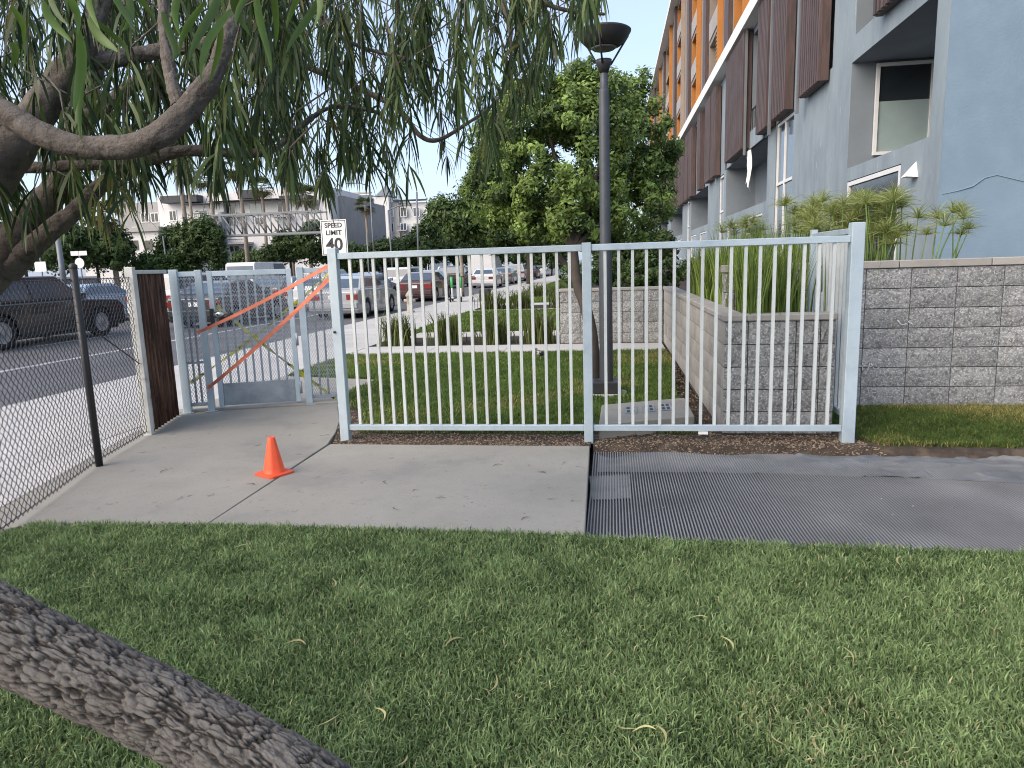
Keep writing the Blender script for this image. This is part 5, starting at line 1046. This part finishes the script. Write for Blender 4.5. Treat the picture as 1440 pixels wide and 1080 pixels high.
# ------------------------------------------------------------------ foreground tree: leaning furrowed trunk, limbs, drooping foliage
tbase = G(610, 1150); wt = thing('willow_leaved_tree', 'leaning rough barked tree in the foreground with drooping narrow leaves', 'tree', tbase)
def spline(P, W, n=10):
    P = np.array(P, float); W = np.array(W, float); o = []; w = []
    for i in range(len(P)-1):
        p0, p1, p2, p3 = P[max(i-1, 0)], P[i], P[i+1], P[min(i+2, len(P)-1)]
        for t in np.linspace(0, 1, n, endpoint=False): o.append(.5*((2*p1)+(p2-p0)*t+(2*p0-5*p1+4*p2-p3)*t*t+(3*p1-p0-3*p2+p3)*t**3)); w.append(W[i]+(W[i+1]-W[i])*t)
    o.append(P[-1]); w.append(W[-1]); return np.array(o), np.array(w)
def skin(C, Rr, nth, disp):
    """tube around C with radius Rr and displacement disp(s, pos_on_unit_cylinder)"""
    n = len(C); T = np.gradient(C, axis=0); T /= np.linalg.norm(T, axis=1)[:, None]; s = np.concatenate([[0], np.cumsum(np.linalg.norm(np.diff(C, axis=0), axis=1))])
    u = np.cross(T[0], [0, 1., 0]); u /= np.linalg.norm(u); Us = []
    for i in range(n): u = u - T[i]*(u @ T[i]); u /= np.linalg.norm(u); Us.append(u.copy())
    Us = np.array(Us); Ws = np.cross(T, Us); th = np.linspace(0, 2*np.pi, nth, endpoint=False)
    D = Us[:, None]*np.cos(th)[None, :, None] + Ws[:, None]*np.sin(th)[None, :, None]
    q = np.stack([np.cos(th)[None]*Rr[:, None], np.sin(th)[None]*Rr[:, None], np.broadcast_to(s[:, None], (n, nth))], -1).reshape(-1, 3)
    d = disp(q).reshape(n, nth); V = (C[:, None] + D*(Rr[:, None]+d)[..., None]).reshape(-1, 3)
    i = np.arange(n*nth).reshape(n, nth); j = np.roll(i, -1, 1); F = np.stack([i[:-1], j[:-1], j[1:], i[1:]], -1).reshape(-1, 4); return V, F
def barkdisp(q):
    global BC
    w = q + np.array([.016, .016, .05])*(np.stack([fbm(q*15, 1), fbm(q*15+7, 2), fbm(q*15+19, 3)], 1)-.5)
    n1 = vnoise(w*np.array([58, 58, 10]), 31)*.75 + vnoise(w*np.array([150, 150, 40]), 33)*.25
    c1 = np.clip(np.abs(n1-.5)/.07, 0, 1)**1.5                                          # long winding fissures
    f1, f2 = worley(w*np.array([52, 52, 25]), 4); k = np.clip((f2-f1)/.15, 0, 1)**1.4     # plates
    k = 1-(1-k)*np.clip((fbm(q*16, 41)-.30)*4, .15, 1); c = c1*k
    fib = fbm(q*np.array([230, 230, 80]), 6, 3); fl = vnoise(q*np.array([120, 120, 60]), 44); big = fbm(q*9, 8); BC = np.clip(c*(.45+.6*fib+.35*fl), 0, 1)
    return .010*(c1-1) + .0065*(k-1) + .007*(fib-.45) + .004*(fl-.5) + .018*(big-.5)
trunkP = [G(640, 1290, -.15), G(560, 1215, .0), AD(425, 1112, 1.86), AD(240, 1007, 1.95), AD(0, 888, 2.03), AD(-180, 770, 2.15), AD(-300, 600, 2.35), AD(-260, 470, 2.55), AD(-150, 390, 2.65)]
C, W = spline(trunkP, [.15, .122, .106, .106, .114, .114, .112, .11, .10], 80)
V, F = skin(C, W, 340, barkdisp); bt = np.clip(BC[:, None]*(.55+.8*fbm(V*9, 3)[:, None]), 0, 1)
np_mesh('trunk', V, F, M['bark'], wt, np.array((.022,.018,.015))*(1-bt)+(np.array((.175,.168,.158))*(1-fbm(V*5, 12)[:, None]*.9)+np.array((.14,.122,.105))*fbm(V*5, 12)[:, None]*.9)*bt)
LB = [([(-230, 440, 2.6, 120), (-120, 240, 2.3, 90), (-60, 130, 2.05, 44), (0, 155, 2.0, 36), (50, 185, 2.0, 35), (100, 204, 2.0, 33), (140, 208, 2.0, 32), (190, 205, 2.0, 33), (235, 182, 2.0, 36), (275, 140, 2.0, 33), (300, 105, 2.0, 27), (318, 55, 2.0, 21), (335, 0, 2.05, 20), (360, -80, 2.1, 14)]),
      ([(-240, 480, 2.6, 110), (-80, 330, 2.5, 84), (0, 235, 2.4, 56), (40, 178, 2.4, 48), (80, 122, 2.4, 43), (110, 78, 2.4, 40), (128, 40, 2.4, 30), (150, -20, 2.4, 24)]),
      ([(100, 92, 2.42, 26), (160, 82, 2.45, 24), (225, 72, 2.5, 21), (290, 60, 2.5, 17), (360, 20, 2.6, 10), (410, -30, 2.6, 8)]),
      ([(-120, 260, 2.6, 26), (0, 238, 2.6, 17), (60, 235, 2.6, 16), (130, 232, 2.6, 15), (200, 226, 2.6, 19), (260, 212, 2.6, 17), (330, 215, 2.65, 14), (380, 212, 2.7, 11), (420, 180, 2.8, 9), (470, 150, 2.9, 6), (540, 160, 3.0, 4)]),
      ([(-200, 430, 2.66, 90), (-70, 415, 2.75, 74), (0, 365, 2.8, 58), (40, 310, 2.8, 44), (75, 270, 2.8, 38), (95, 235, 2.85, 32), (112, 190, 2.9, 28), (130, 110, 2.95, 25), (150, 40, 3.0, 24), (170, -30, 3.0, 18)]),
      ([(10, 380, 2.8, 40), (40, 352, 2.78, 31), (75, 322, 2.75, 27), (105, 298, 2.75, 24), (132, 270, 2.75, 23), (170, 240, 2.8, 17), (205, 222, 2.8, 11), (250, 200, 2.9, 6)]),
      ([(70, 205, 2.9, 26), (120, 168, 2.85, 22), (160, 140, 2.85, 20), (200, 110, 2.85, 18), (240, 80, 2.9, 13), (290, 30, 3.0, 9)]),
      ([(252, 150, 2.0, 22), (240, 110, 2.02, 18), (233, 60, 2.05, 17), (228, 0, 2.1, 15), (226, -60, 2.1, 12)]),
      ([(335, 20, 3.2, 14), (400, 80, 3.3, 11), (440, 97, 3.4, 9), (517, 130, 3.5, 8), (562, 155, 3.5, 7), (590, 190, 3.5, 7), (615, 197, 3.5, 6), (650, 178, 3.55, 5), (695, 145, 3.6, 4), (740, 90, 3.7, 3)]),
      ([(380, -40, 2.8, 8), (450, 20, 2.9, 7), (480, 52, 2.9, 6), (520, 70, 3.0, 5), (570, 82, 3.0, 4), (620, 100, 3.1, 3)]),
      ([(600, -60, 3.4, 14), (690, -20, 3.6, 10), (715, 30, 3.6, 9), (718, 60, 3.6, 5), (720, 95, 3.6, 3)]), ([(700, -30, 3.7, 9), (780, 10, 3.8, 6), (850, 20, 3.9, 4)])]
def branchdisp(q):
    f1, f2 = worley(q*np.array([9, 9, 5.])+2, 5); return .010*(fbm(q*14, 2)-.5) + .006*(fbm(q*np.array([110, 110, 40]), 5)-.5) - .004*np.clip(.08-np.abs(vnoise(q*np.array([70, 70, 16]), 7)-.5), 0, 1)*12 + .012*np.clip(.35-f1, 0, 1)
for pts in LB:
    C, W = spline([AD(*p[:3]) for p in pts], [p[3]*p[2]/FPX/2 for p in pts], 30); V, F = skin(C, W, 36, branchdisp if pts[0][3] > 16 else (lambda q: .002*(fbm(q*40, 2)-.5))); np_mesh('branch', V, F, M['branch'], wt, smooth=True)
# sprays of drooping leaves
KX = [-80, 0, 60, 110, 170, 230, 300, 335, 400, 440, 480, 520, 560, 590, 620, 660, 700, 740, 785, 825, 855, 885]; KY = [320, 290, 310, 325, 275, 255, 265, 240, 270, 285, 250, 245, 290, 318, 240, 262, 215, 150, 85, 25, -30, -90]
r_ = np.random.default_rng(99); LP = []; twig = MB(); nsp = 0; LS = []
def droop_leaf(P0, D, l, w, curl):
    """narrow leaf as 5 stations; returns 10 verts"""
    g = np.array([0, 0, -1.]); out = []; d = D/np.linalg.norm(D); side = np.cross(d, r_.normal(0, 1, 3)); side /= np.linalg.norm(side)+1e-9; p = P0.copy()
    for k, ww in enumerate((.25, .9, 1., .75, .06)):
        out += [p - side*w/2*ww, p + side*w/2*ww]; d = d + g*.32*curl; d /= np.linalg.norm(d); side = side - d*(side @ d); side /= np.linalg.norm(side)+1e-9; p = p + d*l/4
    return out
tries = 0
while nsp < 490 and tries < 20000:
    tries += 1; px = r_.uniform(-120, 885); ym = np.interp(px, KX, KY); py = r_.uniform(-130, ym-25)
    if 505 < px < 650 and 110 < py < 250 and r_.uniform() < .78: continue
    if px < 330 and 60 < py and r_.uniform() < .35: continue
    dmin, dmax = (2.1, 4.2) if px < 420 else (2.7, 4.6); d = r_.uniform(dmin, dmax); nsp += 1
    p0 = AD(px, py, d); room = (ym-py)*d/FPX; Ls = min(r_.uniform(.12, .45), max(.05, room-.06)); a = r_.uniform(0, 6.28); h = np.array([math.cos(a), math.sin(a), 0]); lean = r_.uniform(.05, .5)
    tp = [p0 + h*Ls*lean*t - np.array([0, 0, Ls*(t-.25*(1-t)*t)]) for t in np.linspace(0, 1, 6)]
    twig.tube([p0 - h*.12 + np.array([0, 0, .07])] + tp, [.0035, .003, .0026, .0022, .0019, .0015, .001], 4, cap=False)
    tone = r_.uniform(0, 1); yel = 1 if (60 < px < 190 and py > 190 and r_.uniform() < .4) else 0
    for k in range(int(9 + Ls*56)):
        t = r_.uniform(0, 1); i_ = min(int(t*5), 4); b = tp[i_] + (tp[i_+1]-tp[i_])*(t*5-i_); aa = r_.uniform(0, 6.28)
        D = np.array([math.cos(aa)*.55, math.sin(aa)*.55, r_.uniform(-1.3, -.1)]); l = r_.uniform(.09, .20); LP.append(droop_leaf(b, D, l, r_.uniform(.007, .013), r_.uniform(.9, 1.7)))
        tt = np.clip(tone*.55+r_.normal(.05, .28), 0, 1); c = np.array((.018,.038,.013))*(1-tt)+np.array((.13,.195,.055))*tt
        if yel or r_.uniform() < .03: c = c*.5+np.array((.22,.20,.05))*.6
        LS.append(c)
LPa = np.array(LP); n = len(LPa); V = LPa.reshape(-1, 3); k = (np.arange(n)*10)[:, None]; F = np.concatenate([k+[2*j, 2*j+1, 2*j+3, 2*j+2] for j in range(4)], 1).reshape(-1, 4)
tag(np_mesh('foliage', V, F, M['leaf'], wt, np.repeat(np.array(LS), 10, 0)), kind='stuff'); tag(twig.build('twigs', M['branch'], wt), kind='stuff')
# the few leaves that hang close to the lens are parts of their own
NL = [(85, -20, 25, 70), (98, 40, 18, 120), (105, 60, 20, 140), (60, -30, 35, 60), (130, 20, 25, 55), (150, 30, 15, 50), (20, 10, 10, 55), (8, 60, 14, 40), (300, -20, -20, 110), (322, 10, -30, 110), (345, -20, 4, 70), (372, -10, 0, 110), (388, -30, -4, 100), (432, -30, 5, 70), (440, -10, -26, 90), (280, 0, -20, 85), (262, -20, -10, 70), (200, -30, 10, 60), (240, 20, -10, 60), (310, 30, -14, 90), (405, -20, 10, 60), (355, -40, -10, 80), (120, -40, 18, 80), (70, 0, 20, 60), (160, -30, 20, 70), (180, -20, -12, 60)]
for k_, (px, py, dx, dy) in enumerate(NL):
    d = .75+.25*r_.uniform(); A = AD(px, py, d); B = AD(px+dx, py+dy, d*r_.uniform(.95, 1.05)); l = np.linalg.norm(B-A); dd = (B-A)/l; view = A-np.array([0, 0, EYE]); side = np.cross(dd, view); side /= np.linalg.norm(side); nn = np.cross(side, dd); ang = r_.uniform(-.6, .6); side = side*math.cos(ang)+nn*math.sin(ang); nn = np.cross(side, dd); w = r_.uniform(.008, .0115); vs = []; fs = []; mm = 9
    for j in range(mm):
        t = j/(mm-1); ww = w/2*max(.06, math.sin(math.pi*min(1, .06+t*.94))**.6*(1-.5*t)*1.3); p = A+(B-A)*t + side*(.01*math.sin(t*3+k_)) + nn*.008*math.sin(t*2.5); vs += [p-side*ww+nn*ww*.35, p, p+side*ww+nn*ww*.35]
    for j in range(mm-1): fs += [(j*3, j*3+1, j*3+4, j*3+3), (j*3+1, j*3+2, j*3+5, j*3+4)]
    MB().add(vs, fs, sm=True).build('leaf', M['nearleaf'] if 'nearleaf' in M else M.setdefault('nearleaf', mat('nearleaf', (.085,.15,.03), .45, .2, 20, spec=.4, tr=.35, rnd=.3)), wt)

# ------------------------------------------------------------------ fallen leaves
vs = []; fs = []
for j in range(7): t = j/6; w = .005*math.sin(math.pi*(.08+.86*t)); x = .11*(t-.5); y = .03*math.sin(t*2.6); z = .006*math.sin(t*3.1); vs += [(x, y-w, z), (x, y+w, z+.002)]
for j in range(6): fs.append((2*j, 2*j+1, 2*j+3, 2*j+2))
fm = MB().add(vs, fs, sm=True).mesh('fallen_leaf', M['deadleaf'])
for (px, py) in ((115, 828), (345, 768), (185, 797), (300, 795), (232, 895), (258, 910), (360, 898), (415, 907), (462, 1010), (530, 1005), (560, 1070), (300, 895), (465, 820), (885, 1020), (905, 1030), (925, 1035), (1100, 1040), (1160, 1048), (980, 870), (1020, 905), (1270, 790), (640, 905), (690, 960), (1190, 920), (1330, 860)):
    q = G(px, py, .026); o = bpy.data.objects.new('fallen_leaf', fm); col.objects.link(o); o.location = q; o.rotation_euler = (r_.uniform(-.3, .3), r_.uniform(-.3, .3), r_.uniform(0, 6.28)); s_ = r_.uniform(.6, 1.1); o.scale = (s_, s_, s_)
    tag(o, 'pale narrow fallen leaf lying on the front lawn', 'leaf', 'fallen leaves on the lawn')
fm2 = fm.copy(); fm2.materials.clear(); fm2.materials.append(M['brownleaf'])
for (px, py) in ((232, 663), (445, 670), (350, 682), (135, 715), (410, 612), (420, 640), (630, 648), (545, 678), (585, 690), (650, 712), (700, 655), (560, 715), (760, 665), (790, 650), (775, 700), (740, 730), (250, 700), (320, 650)):
    q = G(px, py, .008); o = bpy.data.objects.new('fallen_leaf', fm2); col.objects.link(o); o.location = q; o.rotation_euler = (0, 0, r_.uniform(0, 6.28)); s_ = r_.uniform(.35, .8); o.scale = (s_, s_*1.3, s_)
    tag(o, 'small brown dry leaf lying on the concrete walkway', 'leaf', 'dry leaves on the walkway')

# ------------------------------------------------------------------ shrubs along the terrace behind the garden wall
for k, (px, py, Y_, rx, rz) in enumerate(((900, 352, 24, 34, 22), (880, 358, 34, 26, 18), (925, 350, 30, 22, 20), (860, 362, 48, 22, 14))):
    bush('shrub', f'{("nearest", "third", "second", "farthest")[k]} dark shrub on the terrace behind the lamp post', 'shrub', [L(px, py, Y_, rx, rz), L(px-rx*.5, py+5, Y_+1, rx*.6, rz*.8)], 120, 60, .35, .09, 170+k, group='terrace shrubs')
